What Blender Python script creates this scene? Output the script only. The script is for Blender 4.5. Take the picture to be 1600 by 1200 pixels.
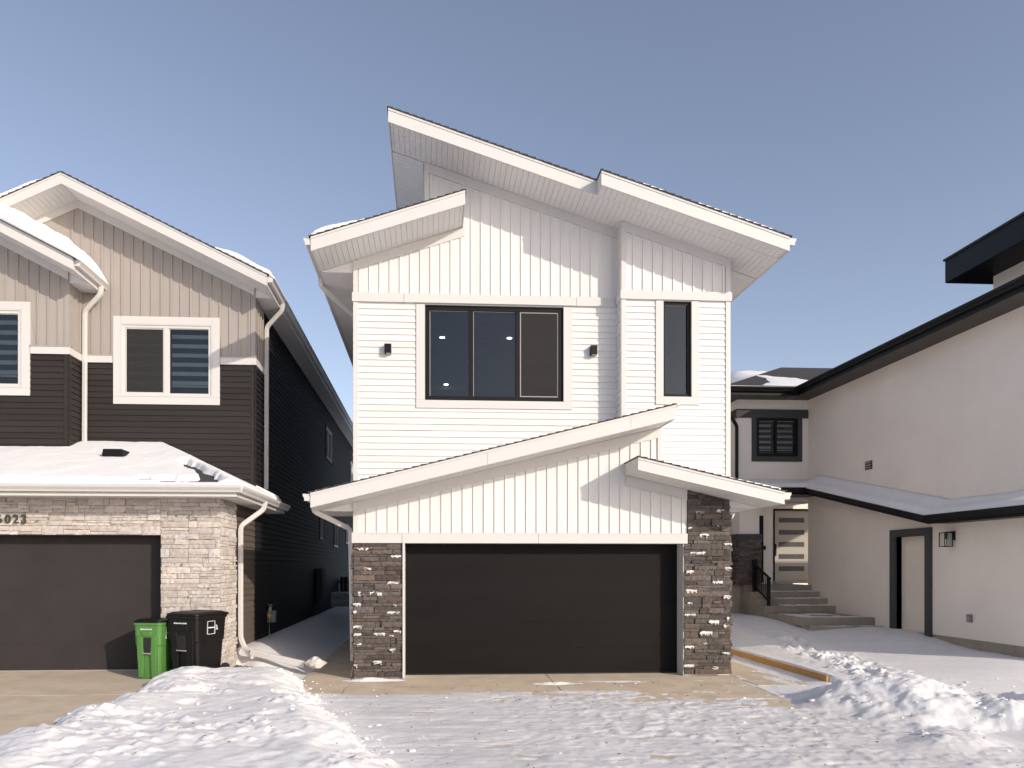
import bpy, bmesh, math, random
import numpy as np
from mathutils import Vector, Matrix
for o in list(bpy.data.objects): bpy.data.objects.remove(o)
S = bpy.context.scene
C = S.collection
# ------------------------------------------------------------------ camera
TH = math.atan(68/1150.0); SI, CO = math.sin(TH), math.cos(TH)
FPX, CX, CY, HC = 1150.0, 740.0, 885.0, 1.96
cd = bpy.data.cameras.new('camera'); cam = bpy.data.objects.new('camera', cd); C.objects.link(cam)
cam.location = (0, 0, HC); cam.rotation_euler = (math.radians(90), 0, -TH)
cd.sensor_fit = 'HORIZONTAL'; cd.sensor_width = 36; cd.lens = 36*FPX/1600
cd.shift_x = (800-CX)/1600; cd.shift_y = (CY-600)/1600
cd.clip_start = .05; cd.clip_end = 2000
S.camera = cam
# ------------------------------------------------------------------ sun, sky, exposure
SUN = Vector((.827, -.88, .457)).normalized()
EL = math.asin(SUN.z); ROT = math.atan2(SUN.x, SUN.y)
w = bpy.data.worlds.new('World'); S.world = w; w.use_nodes = True
nt = w.node_tree; bg = nt.nodes['Background']
sky = nt.nodes.new('ShaderNodeTexSky'); sky.sky_type = 'NISHITA'; sky.sun_disc = False
sky.sun_elevation = EL; sky.sun_rotation = ROT; sky.altitude = 650; sky.air_density = 1.0; sky.dust_density = 1.6; sky.ozone_density = 1.2
hs = nt.nodes.new('ShaderNodeHueSaturation'); hs.inputs['Saturation'].default_value = .80
vm = nt.nodes.new('ShaderNodeVectorMath'); vm.operation = 'MULTIPLY'; vm.inputs[1].default_value = (1.02, .965, .985)
nt.links.new(sky.outputs[0], hs.inputs['Color']); nt.links.new(hs.outputs[0], vm.inputs[0]); nt.links.new(vm.outputs[0], bg.inputs[0])
bg.inputs[1].default_value = .140
sl = bpy.data.lights.new('sun', 'SUN'); sl.energy = 2.66; sl.angle = math.radians(.5); sl.color = (1, .90, .775)
so = bpy.data.objects.new('sun', sl); C.objects.link(so)
so.rotation_euler = SUN.to_track_quat('Z', 'Y').to_euler(); so.location = (20, -20, 15)
S.view_settings.view_transform = 'Standard'; S.view_settings.look = 'None'
S.view_settings.exposure = .38; S.view_settings.gamma = 1
S.render.engine = 'CYCLES'
# ------------------------------------------------------------------ pixel helpers (photo pixels -> points on real planes)
def _r(u):
    a = (u-CX)/FPX
    return (SI + a*CO)/(CO - a*SI)
def XZ(u, v, Y):
    X = _r(u)*Y; ww = X*SI + Y*CO
    return X, HC + (CY-v)*ww/FPX
def PX(u, Y): return _r(u)*Y
def PZ(u, v, Y): return XZ(u, v, Y)[1]
def YZ(u, v, X):
    Y = X/_r(u); ww = X*SI + Y*CO
    return Y, HC + (CY-v)*ww/FPX
# ------------------------------------------------------------------ materials
def N(nt, t, **k):
    n = nt.nodes.new(t)
    for a, b in k.items():
        if a in ('operation', 'blend_type', 'data_type', 'attribute_name', 'feature', 'noise_dimensions', 'interpolation_type'): setattr(n, a, b)
        else: n.inputs[a].default_value = b
    return n
def mat(name, col, rough=.6, var=.06, vs=3., bump=0., bs=40., metal=0., spec=.5, stretch=(1, 1, 1), tint=0., coat=0., white=False, warm=(1.12, .98, .84), dirt=0., dirtcol=(.2, .17, .13)):
    m = bpy.data.materials.new(name); m.use_nodes = True
    t = m.node_tree; L = t.links.new; b = t.nodes['Principled BSDF']
    b.inputs['Roughness'].default_value = rough; b.inputs['Metallic'].default_value = metal
    b.inputs['Specular IOR Level'].default_value = spec
    tc = N(t, 'ShaderNodeTexCoord'); mp = N(t, 'ShaderNodeMapping'); mp.inputs['Scale'].default_value = stretch
    L(tc.outputs['Object'], mp.inputs[0])
    n1 = N(t, 'ShaderNodeTexNoise', Scale=vs, Detail=6., Roughness=.6); L(mp.outputs[0], n1.inputs['Vector'])
    mr = N(t, 'ShaderNodeMapRange'); mr.inputs['From Min'].default_value = .25; mr.inputs['From Max'].default_value = .75
    mr.inputs['To Min'].default_value = 1-var; mr.inputs['To Max'].default_value = 1+var
    L(n1.outputs[0], mr.inputs[0])
    mx = N(t, 'ShaderNodeVectorMath', operation='SCALE'); mx.inputs[0].default_value = col[:3]
    L(mr.outputs[0], mx.inputs['Scale']); out = mx.outputs[0]
    if tint:
        at = N(t, 'ShaderNodeAttribute', attribute_name='tint'); sp = N(t, 'ShaderNodeSeparateColor'); L(at.outputs['Color'], sp.inputs[0])
        m2 = N(t, 'ShaderNodeMapRange'); m2.inputs['To Min'].default_value = 1-tint; m2.inputs['To Max'].default_value = 1+tint
        L(sp.outputs[0], m2.inputs[0]); v2 = N(t, 'ShaderNodeVectorMath', operation='SCALE'); L(out, v2.inputs[0]); L(m2.outputs[0], v2.inputs['Scale']); out = v2.outputs[0]
        # second channel: warm / cool shift of a stone
        mw = N(t, 'ShaderNodeMix', data_type='RGBA', blend_type='MULTIPLY'); mw.inputs[7].default_value = (*warm, 1)
        L(sp.outputs[1], mw.inputs[0]); L(out, mw.inputs[6]); out = mw.outputs[2]
        if white:
            wn = N(t, 'ShaderNodeTexNoise', Scale=14., Detail=4.); wm = N(t, 'ShaderNodeMapping'); wm.inputs['Scale'].default_value = (.5, .5, 2.5)
            L(tc.outputs['Object'], wm.inputs[0]); L(wm.outputs[0], wn.inputs['Vector'])
            ms = N(t, 'ShaderNodeMapRange'); ms.inputs['From Min'].default_value = .36; ms.inputs['From Max'].default_value = .50; L(wn.outputs[0], ms.inputs[0])
            mm = N(t, 'ShaderNodeMath', operation='MULTIPLY'); L(ms.outputs[0], mm.inputs[0]); L(sp.outputs[2], mm.inputs[1])
            mw = N(t, 'ShaderNodeMix', data_type='RGBA'); mw.inputs[7].default_value = (.72, .71, .69, 1)
            L(mm.outputs[0], mw.inputs[0]); L(out, mw.inputs[6]); out = mw.outputs[2]
    if dirt:
        dn = N(t, 'ShaderNodeTexNoise', Scale=1.3, Detail=8., Roughness=.7); L(mp.outputs[0], dn.inputs['Vector'])
        dr = N(t, 'ShaderNodeMapRange'); dr.inputs['From Min'].default_value = .5; dr.inputs['From Max'].default_value = .75; dr.inputs['To Max'].default_value = dirt; L(dn.outputs[0], dr.inputs[0])
        dm = N(t, 'ShaderNodeMix', data_type='RGBA'); dm.inputs[7].default_value = (*dirtcol, 1); L(dr.outputs[0], dm.inputs[0]); L(out, dm.inputs[6]); out = dm.outputs[2]
    L(out, b.inputs['Base Color'])
    if coat: b.inputs['Coat Weight'].default_value = coat
    if bump:
        n2 = N(t, 'ShaderNodeTexNoise', Scale=bs, Detail=8., Roughness=.65); L(mp.outputs[0], n2.inputs['Vector'])
        bp = N(t, 'ShaderNodeBump', Strength=min(1, bump), Distance=.01); L(n2.outputs[0], bp.inputs['Height']); L(bp.outputs[0], b.inputs['Normal'])
    return m
M = dict(
    white=mat('white_vinyl', (.69, .668, .65), .5, .035, 1.2, .10, 40, stretch=(1, 1, .3), tint=.035, warm=(1, 1, 1)),
    trim=mat('white_trim', (.60, .582, .56), .55, .02, 2, .08, 90),
    soffit=mat('white_soffit', (.72, .70, .68), .6, .02, 2),
    side=mat('shaded_side_vinyl', (.017, .0165, .018), .7, .12, 3, .25, 50, spec=.15, stretch=(.2, .2, 2)),  # darker copy of the charcoal vinyl, shade of the narrow gap put into its colour
    sun_patch=mat('sun_patch_vinyl', (.12, .097, .080), .7, .15, 3, .25, 50, spec=.15, stretch=(.2, .2, 2)),  # lighter brown copy of the side siding, sunlight painted into its colour
    tan=mat('taupe_vinyl', (.345, .308, .28), .55, .05, 2, .08, 60, stretch=(1, 1, .3), tint=.03, warm=(1, 1, 1)),
    dark=mat('charcoal_vinyl', (.030, .0255, .0245), .6, .12, 3, .25, 50, spec=.2, stretch=(.2, .2, 2), tint=.12, warm=(1, 1, 1)),
    shingle=mat('asphalt_shingle', (.05, .045, .043), .9, .3, 40, .7, 150),
    door_black=mat('black_garage_door', (.0045, .0040, .0040), .5, .5, .9, .5, 160, spec=.16, stretch=(.35, 1, 2.5)),
    door_grey=mat('dark_grey_garage_door', (.042, .036, .035), .6, .1, 2.2, .3, 200, spec=.15),
    black=mat('black_metal', (.006, .006, .007), .5, .1, 5, spec=.22),
    blackframe=mat('black_frame', (.007, .007, .008), .5, .1, 5, spec=.2),
    stone_dark=mat('brown_ledgestone', (.102, .087, .080), .88, .30, 22, 1., 60, tint=.42, white=True),
    stone_light=mat('pale_ledgestone', (.53, .485, .452), .9, .17, 14, 1., 50, tint=.16, stretch=(.6, .6, 1.6), warm=(1.02, .99, .94)),
    mortar=mat('mortar', (.06, .055, .05), .95),
    mortar_l=mat('pale_mortar', (.22, .2, .18), .95),
    concrete=mat('concrete', (.64, .525, .385), .85, .12, 2.5, .25, 80, dirt=.45, dirtcol=(.36, .25, .16)),
    concrete_c=mat('grey_concrete', (.33, .28, .225), .9, .14, 3, .35, 60, dirt=.5, dirtcol=(.16, .14, .12)),
    stucco=mat('beige_stucco', (.84, .765, .70), .92, .06, .8, .8, 110),
    stucco_trim=mat('charcoal_stucco', (.055, .056, .06), .85, .08, 6, .4, 120),
    soffit_b=mat('dark_brown_soffit', (.055, .048, .042), .6, .08, 2),
    snowg=mat('trodden_snow', (.83, .812, .80), .8, .05, 9, .55, 28, spec=.2, tint=.22),
    snow=mat('snow', (.85, .835, .825), .75, .03, 6, .5, 35, spec=.25),
    wood=mat('orange_lumber', (.48, .27, .085), .7, .22, 6, .3, 60, stretch=(6, .6, 6)),
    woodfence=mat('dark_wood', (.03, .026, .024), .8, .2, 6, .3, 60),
    green=mat('green_plastic', (.085, .225, .05), .42, .10, 7, .12, 120, dirt=.25, dirtcol=(.12, .16, .08)),
    binblack=mat('black_plastic', (.0065, .006, .006), .45, .3, 8, .15, 120, spec=.3),
    mark=mat('white_print', (.7, .7, .68), .6),
    metal=mat('galvanised', (.34, .35, .37), .45, .12, 8, metal=.4),
    meter=mat('grey_meter', (.17, .18, .19), .45, .1, 8),
    yellow=mat('yellow_valve', (.6, .45, .05), .5),
    rubber=mat('rubber', (.015, .015, .016), .7),
    greydoor=mat('putty_door', (.42, .38, .325), .45, .03, 3),
    creamdoor=mat('cream_door', (.78, .71, .62), .5, .03, 3),
    inner=mat('room_paint', (.16, .16, .17), .8, .05, 1),
    innerdark=mat('room_dark', (.03, .034, .045), .8, .05, 1),
    dirtm=mat('gravel', (.17, .12, .08), .95, .5, 30, 1, 60),
    blind=mat('pale_blind', (.70, .74, .68), .8, .05, 20),
    blindd=mat('sheer_blind', (.010, .014, .020), .8, .05, 20),
    paneglass=mat('frosted_door_glass', (.10, .10, .10), .15, .2, 8),
    red=mat('red_plastic', (.4, .03, .03), .6),
    tarp=mat('frosted_plastic', (.62, .58, .54), .35, .15, 8, .6, 15),
    number=mat('bronze_number', (.06, .065, .05), .45, .1, 10, metal=.3),
    screenframe=mat('grey_metal', (.33, .31, .29), .5),
    litwhite=mat('plastic_white', (.6, .6, .6), .5),
)
def glass(name, tint, gl=1.0, ior=1.5):
    m = bpy.data.materials.new(name); m.use_nodes = True; t = m.node_tree; L = t.links.new
    t.nodes.remove(t.nodes['Principled BSDF']); out = t.nodes['Material Output']
    tr = N(t, 'ShaderNodeBsdfTransparent', Color=(*tint, 1)); g = N(t, 'ShaderNodeBsdfGlossy', Roughness=.01, Color=(gl, gl, gl, 1))
    f = N(t, 'ShaderNodeFresnel', IOR=ior); mm = N(t, 'ShaderNodeMath', operation='MULTIPLY'); mm.inputs[1].default_value = 1.05; mm.use_clamp = True; L(f.outputs[0], mm.inputs[0])
    mx = N(t, 'ShaderNodeMixShader'); L(mm.outputs[0], mx.inputs[0]); L(tr.outputs[0], mx.inputs[1]); L(g.outputs[0], mx.inputs[2]); L(mx.outputs[0], out.inputs[0])
    return m
M['glass'] = glass('window_glass', (.68, .71, .74))
M['glass2'] = glass('clear_glass', (.85, .88, .86))
def screenmat():
    m = bpy.data.materials.new('insect_screen'); m.use_nodes = True; t = m.node_tree; L = t.links.new; b = t.nodes['Principled BSDF']
    b.inputs['Base Color'].default_value = (.035, .034, .033, 1); b.inputs['Roughness'].default_value = .9
    out = t.nodes['Material Output']; tr = N(t, 'ShaderNodeBsdfTransparent'); mx = N(t, 'ShaderNodeMixShader', Fac=.50)
    L(tr.outputs[0], mx.inputs[1]); L(b.outputs[0], mx.inputs[2]); L(mx.outputs[0], out.inputs[0]); return m
M['screen'] = screenmat()
def emit(name, col, s):
    m = bpy.data.materials.new(name); m.use_nodes = True; b = m.node_tree.nodes['Principled BSDF']
    b.inputs['Emission Color'].default_value = (*col, 1); b.inputs['Emission Strength'].default_value = s; return m
M['lit'] = emit('lit_lamp', (1, .97, .92), 9)
# ------------------------------------------------------------------ mesh builder
class MB:
    def __init__(s): s.v = []; s.f = []; s.t = []
    def face(s, pts, t=(.5, 0, 0)):
        i = len(s.v); s.v += [tuple(p) for p in pts]; s.f.append(list(range(i, i+len(pts)))); s.t.append(t)
    def para(s, P, a, b, c, t=(.5, 0, 0)):
        P, a, b, c = map(Vector, (P, a, b, c)); i = len(s.v)
        s.v += [tuple(q) for q in (P, P+a, P+a+b, P+b, P+c, P+a+c, P+a+b+c, P+b+c)]
        for f in ((0, 3, 2, 1), (4, 5, 6, 7), (0, 1, 5, 4), (1, 2, 6, 5), (2, 3, 7, 6), (3, 0, 4, 7)): s.f.append([i+k for k in f]); s.t.append(t)
    def box(s, x0, x1, y0, y1, z0, z1, t=(.5, 0, 0)): s.para((x0, y0, z0), (x1-x0, 0, 0), (0, y1-y0, 0), (0, 0, z1-z0), t)
    def prism(s, poly, vec, t=(.5, 0, 0)):
        n = len(poly); i = len(s.v); vec = Vector(vec)
        s.v += [tuple(p) for p in poly] + [tuple(Vector(p)+vec) for p in poly]
        s.f.append([i+k for k in range(n)][::-1]); s.t.append(t); s.f.append([i+n+k for k in range(n)]); s.t.append(t)
        for k in range(n):
            q = (k+1) % n; s.f.append([i+k, i+q, i+n+q, i+n+k]); s.t.append(t)
    def rings(s, R, caps=True, t=(.5, 0, 0)):
        i = len(s.v); n = len(R[0])
        for r in R: s.v += [tuple(p) for p in r]
        for j in range(len(R)-1):
            for k in range(n):
                q = (k+1) % n; s.f.append([i+j*n+k, i+j*n+q, i+(j+1)*n+q, i+(j+1)*n+k]); s.t.append(t)
        if caps:
            s.f.append([i+k for k in range(n)][::-1]); s.t.append(t); s.f.append([i+(len(R)-1)*n+k for k in range(n)]); s.t.append(t)
    def tube(s, path, r, n=12, rect=None, up=(0, 0, 1)):
        path = [Vector(p) for p in path]; R = []
        for k, p in enumerate(path):
            d = (path[min(k+1, len(path)-1)]-path[max(k-1, 0)]).normalized()
            a = d.cross(Vector(up));
            if a.length < 1e-3: a = d.cross(Vector((0, 1, 0)))
            a.normalize(); b = a.cross(d).normalized()
            if rect:
                w_, h_ = rect; c = .25
                pts = [(-1, -1+c), (-1+c, -1), (1-c, -1), (1, -1+c), (1, 1-c), (1-c, 1), (-1+c, 1), (-1, 1-c)]
                R.append([p+a*(x*w_/2)+b*(y*h_/2) for x, y in pts])
            else: R.append([p+a*(math.cos(q)*r)+b*(math.sin(q)*r) for q in (2*math.pi*k2/n for k2 in range(n))])
        s.rings(R)
    def disc(s, c, ax, r, h, n=20):
        c = Vector(c); ax = Vector(ax).normalized(); s.tube([c, c+ax*h], r, n, up=(0, 0, 1) if abs(ax.z) < .9 else (0, 1, 0))
    def build(s, name, m, parent=None, smooth=False, bevel=0, local=False, recalc=True, **pr):
        me = bpy.data.meshes.new(name)
        off = Vector((0, 0, 0))
        if parent is not None and not local:
            p = parent
            while p is not None: off += p.location; p = p.parent
        V = np.array(s.v, dtype=float) - np.array(off)
        me.from_pydata(V.tolist(), [], s.f)
        if recalc:
            bm = bmesh.new(); bm.from_mesh(me); bmesh.ops.recalc_face_normals(bm, faces=bm.faces); bm.to_mesh(me); bm.free()
        ca = me.color_attributes.new('tint', 'FLOAT_COLOR', 'CORNER')
        arr = np.repeat(np.array([(a, b, c, 1.) for a, b, c in s.t]), [len(f) for f in s.f], axis=0)
        ca.data.foreach_set('color', arr.ravel().astype(np.float32))
        me.materials.append(M[m] if isinstance(m, str) else m)
        if smooth: me.shade_smooth()
        o = bpy.data.objects.new(name, me); C.objects.link(o)
        if parent is not None: o.parent = parent
        if bevel:
            b = o.modifiers.new('bevel', 'BEVEL'); b.width = bevel; b.segments = 2; b.limit_method = 'ANGLE'; b.angle_limit = .6
        for k, v in pr.items(): o[k] = v
        return o
def thing(name, loc, label, cat, group=None):
    o = bpy.data.objects.new(name, None); C.objects.link(o); o.location = loc; o.empty_display_size = .3
    o['label'] = label; o['category'] = cat
    if group: o['group'] = group
    return o
def tag(o, label, cat, group=None, kind=None):
    o['label'] = label; o['category'] = cat
    if group: o['group'] = group
    if kind: o['kind'] = kind
    return o
class F:            # a wall face: u runs along it, d is the distance proud of it, z is up
    def __init__(s, O, u, n): s.O = Vector(O); s.u = Vector(u); s.n = Vector(n)
    def p(s, u, d, z): return s.O + s.u*u + s.n*d + Vector((0, 0, z))
    def box(s, mb, u0, u1, d0, d1, z0, z1, t=(.5, 0, 0)): mb.para(s.p(u0, d0, z0), s.u*(u1-u0), s.n*(d1-d0), (0, 0, z1-z0), t)
def FY(Y): return F((0, Y, 0), (1, 0, 0), (0, -1, 0))
def FXp(X): return F((X, 0, 0), (0, 1, 0), (1, 0, 0))
def FXm(X): return F((X, 0, 0), (0, 1, 0), (-1, 0, 0))
def rects(u0, u1, z0, z1, holes):
    us = sorted({u0, u1, *[min(max(h[k], u0), u1) for h in holes for k in (0, 1)]}); out = []
    for a, b in zip(us, us[1:]):
        if b-a < 1e-6: continue
        mid = (a+b)/2; zs = z0
        for h in sorted([h for h in holes if h[0] < mid < h[1]], key=lambda h: h[2]):
            if h[2] > zs: out.append((a, b, zs, min(h[2], z1)))
            zs = max(zs, h[3])
        if zs < z1: out.append((a, b, zs, z1))
    return out
RT = random.Random(77)
def lap(mb, f, u0, u1, z0, z1, holes=(), pitch=.118, ref=0., out=.021, seams=()):
    k = math.floor((z0-ref)/pitch); z = ref+k*pitch
    while z < z1-1e-4:
        a, b = max(z, z0), min(z+pitch, z1)
        if b-a > .006:
            segs = [(u0, u1, a, b)]
            for h in holes:
                nx_ = []
                for (p, q, c, d) in segs:
                    if h[2] >= d-.002 or h[3] <= c+.002 or h[0] >= q or h[1] <= p: nx_.append((p, q, c, d)); continue
                    if h[0]-p > .005: nx_.append((p, h[0], c, d))
                    if q-h[1] > .005: nx_.append((h[1], q, c, d))
                    if h[2]-c > .006: nx_.append((max(p, h[0]), min(q, h[1]), c, h[2]))
                    if d-h[3] > .006: nx_.append((max(p, h[0]), min(q, h[1]), h[3], d))
                segs = nx_
            for s0, s1, za_, zb_ in segs:
                oa = out-(za_-z)/pitch*(out-.002); ob = out-(zb_-z)/pitch*(out-.002)
                cuts = [s0]+[c for (c, zz) in seams if s0 < c < s1 and z-.01 < zz < z+pitch*1.99]+[s1]
                for q, (c0, c1) in enumerate(zip(cuts, cuts[1:])):
                    e = .0022*(q % 2)
                    mb.prism([f.p(c0, 0, za_), f.p(c0, oa+e, za_), f.p(c0, ob+e, zb_), f.p(c0, 0, zb_)], f.u*(c1-c0), (RT.random(), 0, 0))
        z += pitch
def bnb(mb, f, u0, u1, zlo, top, pitch=.19, bw=.04, bt=.016, ref=0.):
    """vertical siding: boards with raised battens, bottom zlo (number or function) and top function"""
    lo = zlo if callable(zlo) else (lambda u: zlo)
    def strip(a, b, d):
        a, b = max(a, u0), min(b, u1)
        if b-a < .003 or top(a)-lo(a) < .005 or top(b)-lo(b) < .005: return
        mb.prism([f.p(a, 0, lo(a)), f.p(b, 0, lo(b)), f.p(b, 0, top(b)), f.p(a, 0, top(a))], f.n*d, (RT.random(), 0, 0))
    k = math.floor((u0-ref)/pitch)
    while ref+k*pitch < u1:
        a = ref+k*pitch; strip(a, a+bw, bt); strip(a+bw, a+pitch, .005)
        k += 1
def ledge(mb, f, u0, u1, z0, z1, seed, whites=0, wrap0=0, hs=(.045, .06, .08, .1, .12), top=None, dmax=.064):
    rnd = random.Random(seed); z = z0
    while z < z1-.01:
        h = rnd.choice(hs); h = min(h, z1-z)
        if z1-z-h < .03: h = z1-z
        u = u0
        while u < u1-.005:
            Ln = rnd.uniform(.1, .48)
            if u1-u-Ln < .07: Ln = u1-u
            subs = [(z, z+h)]
            if h > .085 and rnd.random() < .4:
                q = z+h*rnd.uniform(.35, .65); subs = [(z, q), (q, z+h)]
            for (a, b) in subs:
                parts = [(u, u+Ln)]
                if len(subs) > 1 and Ln > .25 and rnd.random() < .5: q = u+Ln*rnd.uniform(.3, .7); parts = [(u, q), (q, u+Ln)]
                for (s0, s1) in parts:
                    d = rnd.uniform(.018, dmax); wf = 1.0 if (whites and rnd.random() < whites and b-a < .075) else 0.
                    t = (rnd.random(), rnd.random()**1.5, wf); g = .0035
                    if top and (a+b)/2 > top((s0+s1)/2): continue
                    nu, nz = max(2, int((s1-s0)/.045)), max(1, int((b-a)/.04)); i = len(mb.v)
                    sl = rnd.uniform(-.012, .012); dg = rnd.uniform(-.25, .25)
                    for jz in range(nz+1):
                        for ju in range(nu+1):
                            uu = s0+g+(s1-s0-2*g)*ju/nu; zz = a+g+(b-a-2*g)*jz/nz
                            edge = (ju in (0, nu)) or (jz in (0, nz))
                            dd = d+sl*(ju/nu-.5)+rnd.uniform(-.008, .008)-(.007 if edge else 0)
                            if 0 < ju < nu and not edge: uu += rnd.uniform(-.008, .008)
                            if jz in (0, nz) and 0 < ju < nu: zz += rnd.uniform(-.0035, .0035)
                            mb.v.append(tuple(f.p(uu, max(dd, .006), zz)))
                    W = nu+1
                    for jz in range(nz):
                        for ju in range(nu):
                            q = i+jz*W+ju; mb.f.append([q, q+1, q+W+1, q+W]); mb.t.append(t)
                    ring = [i+k for k in range(W)]+[i+jz*W+nu for jz in range(1, nz+1)]+[i+nz*W+k for k in range(nu-1, -1, -1)]+[i+jz*W for jz in range(nz-1, 0, -1)]
                    j = len(mb.v)
                    for r in ring:
                        p = Vector(mb.v[r]); dd = (p-f.O).dot(f.n); mb.v.append(tuple(p-f.n*dd))
                    m_ = len(ring)
                    for k in range(m_):
                        q = (k+1) % m_; mb.f.append([ring[k], j+k, j+q, ring[q]]); mb.t.append(t)
            u += Ln
        z += h
def strips(mb, P, along, across, pitch=.1, gap=.005, th=(0, 0, .012)):
    P, along, across = Vector(P), Vector(along), Vector(across); L_ = across.length; d = across.normalized(); q = 0.
    while q < L_-.003:
        ww = min(pitch, L_-q)-gap
        if ww > .002: mb.para(P+d*q, along, d*ww, th)
        q += pitch
def window(par, f, u0, u1, z0, z1, trim=.0, trimm='trim', frame=.06, framem='blackframe', mull=(), sink=.05, glassm='glass', screen=None, blinds=None, fname='window', gap_top=None, label=None, trim_bot=None, openm='innerdark', back=True, headtrim=True):
    """u0..z1 = outer size of the frame. trim boards sit outside it."""
    mb = MB(); d0, d1 = -sink-.03, -sink+.045
    f.box(mb, u0, u1, d0, d1, z0, z0+frame); f.box(mb, u0, u1, d0, d1, z1-frame, z1)
    f.box(mb, u0, u0+frame, d0, d1, z0+frame, z1-frame); f.box(mb, u1-frame, u1, d0, d1, z0+frame, z1-frame)
    # thin outer lip
    f.box(mb, u0-.0, u0+.02, d1, d1+.02, z0, z1); f.box(mb, u1-.02, u1, d1, d1+.02, z0, z1)
    f.box(mb, u0+.02, u1-.02, d1, d1+.02, z0, z0+.02); f.box(mb, u0+.02, u1-.02, d1, d1+.02, z1-.02, z1)
    for a, b in mull: f.box(mb, a, b, d0+.004, d1-.004, z0+frame, z1-frame)
    w_ = mb.build(fname, framem, par)
    if label: w_['label'] = label
    edges = [u0+frame]+[x for ab in mull for x in ab]+[u1-frame]
    for k in range(0, len(edges), 2):
        a, b = edges[k], edges[k+1]
        g = MB(); f.box(g, a, b, -sink-.006, -sink, z0+frame, z1-frame)
        g.build('pane', glassm, w_)
        s_ = MB(); e = .012
        f.box(s_, a, a+e, -sink+.001, -sink+.012, z0+frame, z1-frame)
        f.box(s_, a+e, b-e, -sink+.001, -sink+.012, z1-frame-e, z1-frame)
        s_.build('glazing_bead', 'screenframe' if framem == 'blackframe' else framem, w_)
        if screen is not None and k//2 in screen:
            g = MB(); f.box(g, a+.015, b-.015, -sink+.022, -sink+.024, z0+frame+.015, z1-frame-.015); g.build('insect_screen', 'screen', w_)
            g = MB(); e = .018
            for (p, q, r, t) in ((a+.004, b-.004, z0+frame+.004, z0+frame+.004+e), (a+.004, b-.004, z1-frame-.004-e, z1-frame-.004), (a+.004, a+.004+e, z0+frame+.022, z1-frame-.022), (b-.004-e, b-.004, z0+frame+.022, z1-frame-.022)): f.box(g, p, q, -sink+.016, -sink+.028, r, t)
            g.build('screen_frame', 'screenframe' if framem == 'blackframe' else 'trim', w_)
        if blinds:
            g = MB(); gd = MB(); n = blinds; hh = (z1-z0-2*frame); pz = hh/n
            bu0, bu1 = a+.03, b-(.03 if k else .07)
            f.box(gd, bu0, b-.02, -sink-.075, -sink-.071, z0+frame+.12*hh, z1-frame-.02)
            for j in range(n-1):
                zz = z1-frame-pz*(j+.95); f.box(g, bu0, bu1, -sink-.066, -sink-.062, zz, zz+pz*.42)
            f.box(g, bu0, bu1, -sink-.07, -sink-.055, z0+frame+.115*hh, z0+frame+.14*hh)
            g.build('blind', 'blind', w_); gd.build('sheer_blind', 'blindd', w_)
    if back:
        g = MB(); f.box(g, u0+.002, u1-.002, -sink-.42, -sink-.4, z0, z1)
        f.box(g, u0, u0+.002, -sink-.4, -sink-.03, z0, z1); f.box(g, u1-.002, u1, -sink-.4, -sink-.03, z0, z1)
        f.box(g, u0+.002, u1-.002, -sink-.4, -sink-.03, z1-.003, z1); f.box(g, u0+.002, u1-.002, -sink-.4, -sink-.03, z0, z0+.003)
        g.build('reveal', openm, w_)
    if trim:
        tb = trim_bot or trim; g = MB(); pr = .032
        f.box(g, u0-trim, u0-.003, -.01, pr, z0-.0015, z1+(trim if headtrim else 0)); f.box(g, u1+.003, u1+trim, -.01, pr, z0-.0015, z1+(trim if headtrim else 0))
        # mitred lower board
        g.prism([f.p(u0-trim, -.01, z0-tb), f.p(u1+trim, -.01, z0-tb), f.p(u1+trim, -.01, z0-.004), f.p(u0-trim, -.01, z0-.004)], f.n*(pr+.011))
        if headtrim: f.box(g, u0-.0, u1+.0, -.01, pr-.001, z1+.004, z1+trim)
        g.build('window_trim', trimm, w_)
    return w_
def dspout(par, path, m='trim', rect=(.085, .065), name='downspout'):
    # round the corners of the path
    P = [Vector(p) for p in path]; out = [P[0]]
    for a, b, c in zip(P, P[1:], P[2:]):
        r = min(.07, (a-b).length*.45, (c-b).length*.45); q0 = b+(a-b).normalized()*r; q1 = b+(c-b).normalized()*r
        out += [q0, (q0+q1)/4+b/2, q1]
    out.append(P[-1]); mb = MB(); mb.tube(out, 0, rect=rect, up=(.13, .99, .02) if abs(P[0].x-P[-1].x) > .02 or abs(P[0].y-P[-1].y) < .02 else (.99, .13, .02))
    return mb.build(name, m, par)
def gutterY(mb, x, z, y0, y1, s=1, k=1.):
    """K gutter running along Y, back at x, bottom at z, open top; s=+1 faces +X"""
    pr = [(0, 0), (.07, 0), (.082, .03), (.118, .075), (.125, .115), (.119, .115), (.112, .078), (.076, .034), (.066, .006), (.006, .006), (.006, .115), (0, .115)]
    mb.prism([(x+s*a*k, y0, z+b*k) for a, b in pr], (0, y1-y0, 0))
    mb.box(min(x, x+s*.1*k), max(x, x+s*.1*k), y0-.003, y0, z+.001, z+.1*k); 
    mb.prism([(x, y0-.004, z), (x+s*.07*k, y0-.004, z), (x+s*.118*k, y0-.004, z+.075*k), (x+s*.125*k, y0-.004, z+.115*k), (x, y0-.004, z+.115*k)], (0, .003, 0))
def gutterX(mb, y, z, x0, x1, k=1.):
    pr = [(0, 0), (.07, 0), (.082, .03), (.118, .075), (.125, .115), (.119, .115), (.112, .078), (.076, .034), (.066, .006), (.006, .006), (.006, .115), (0, .115)]
    mb.prism([(x0, y-a*k, z+b*k) for a, b in pr], (x1-x0, 0, 0))
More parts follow.
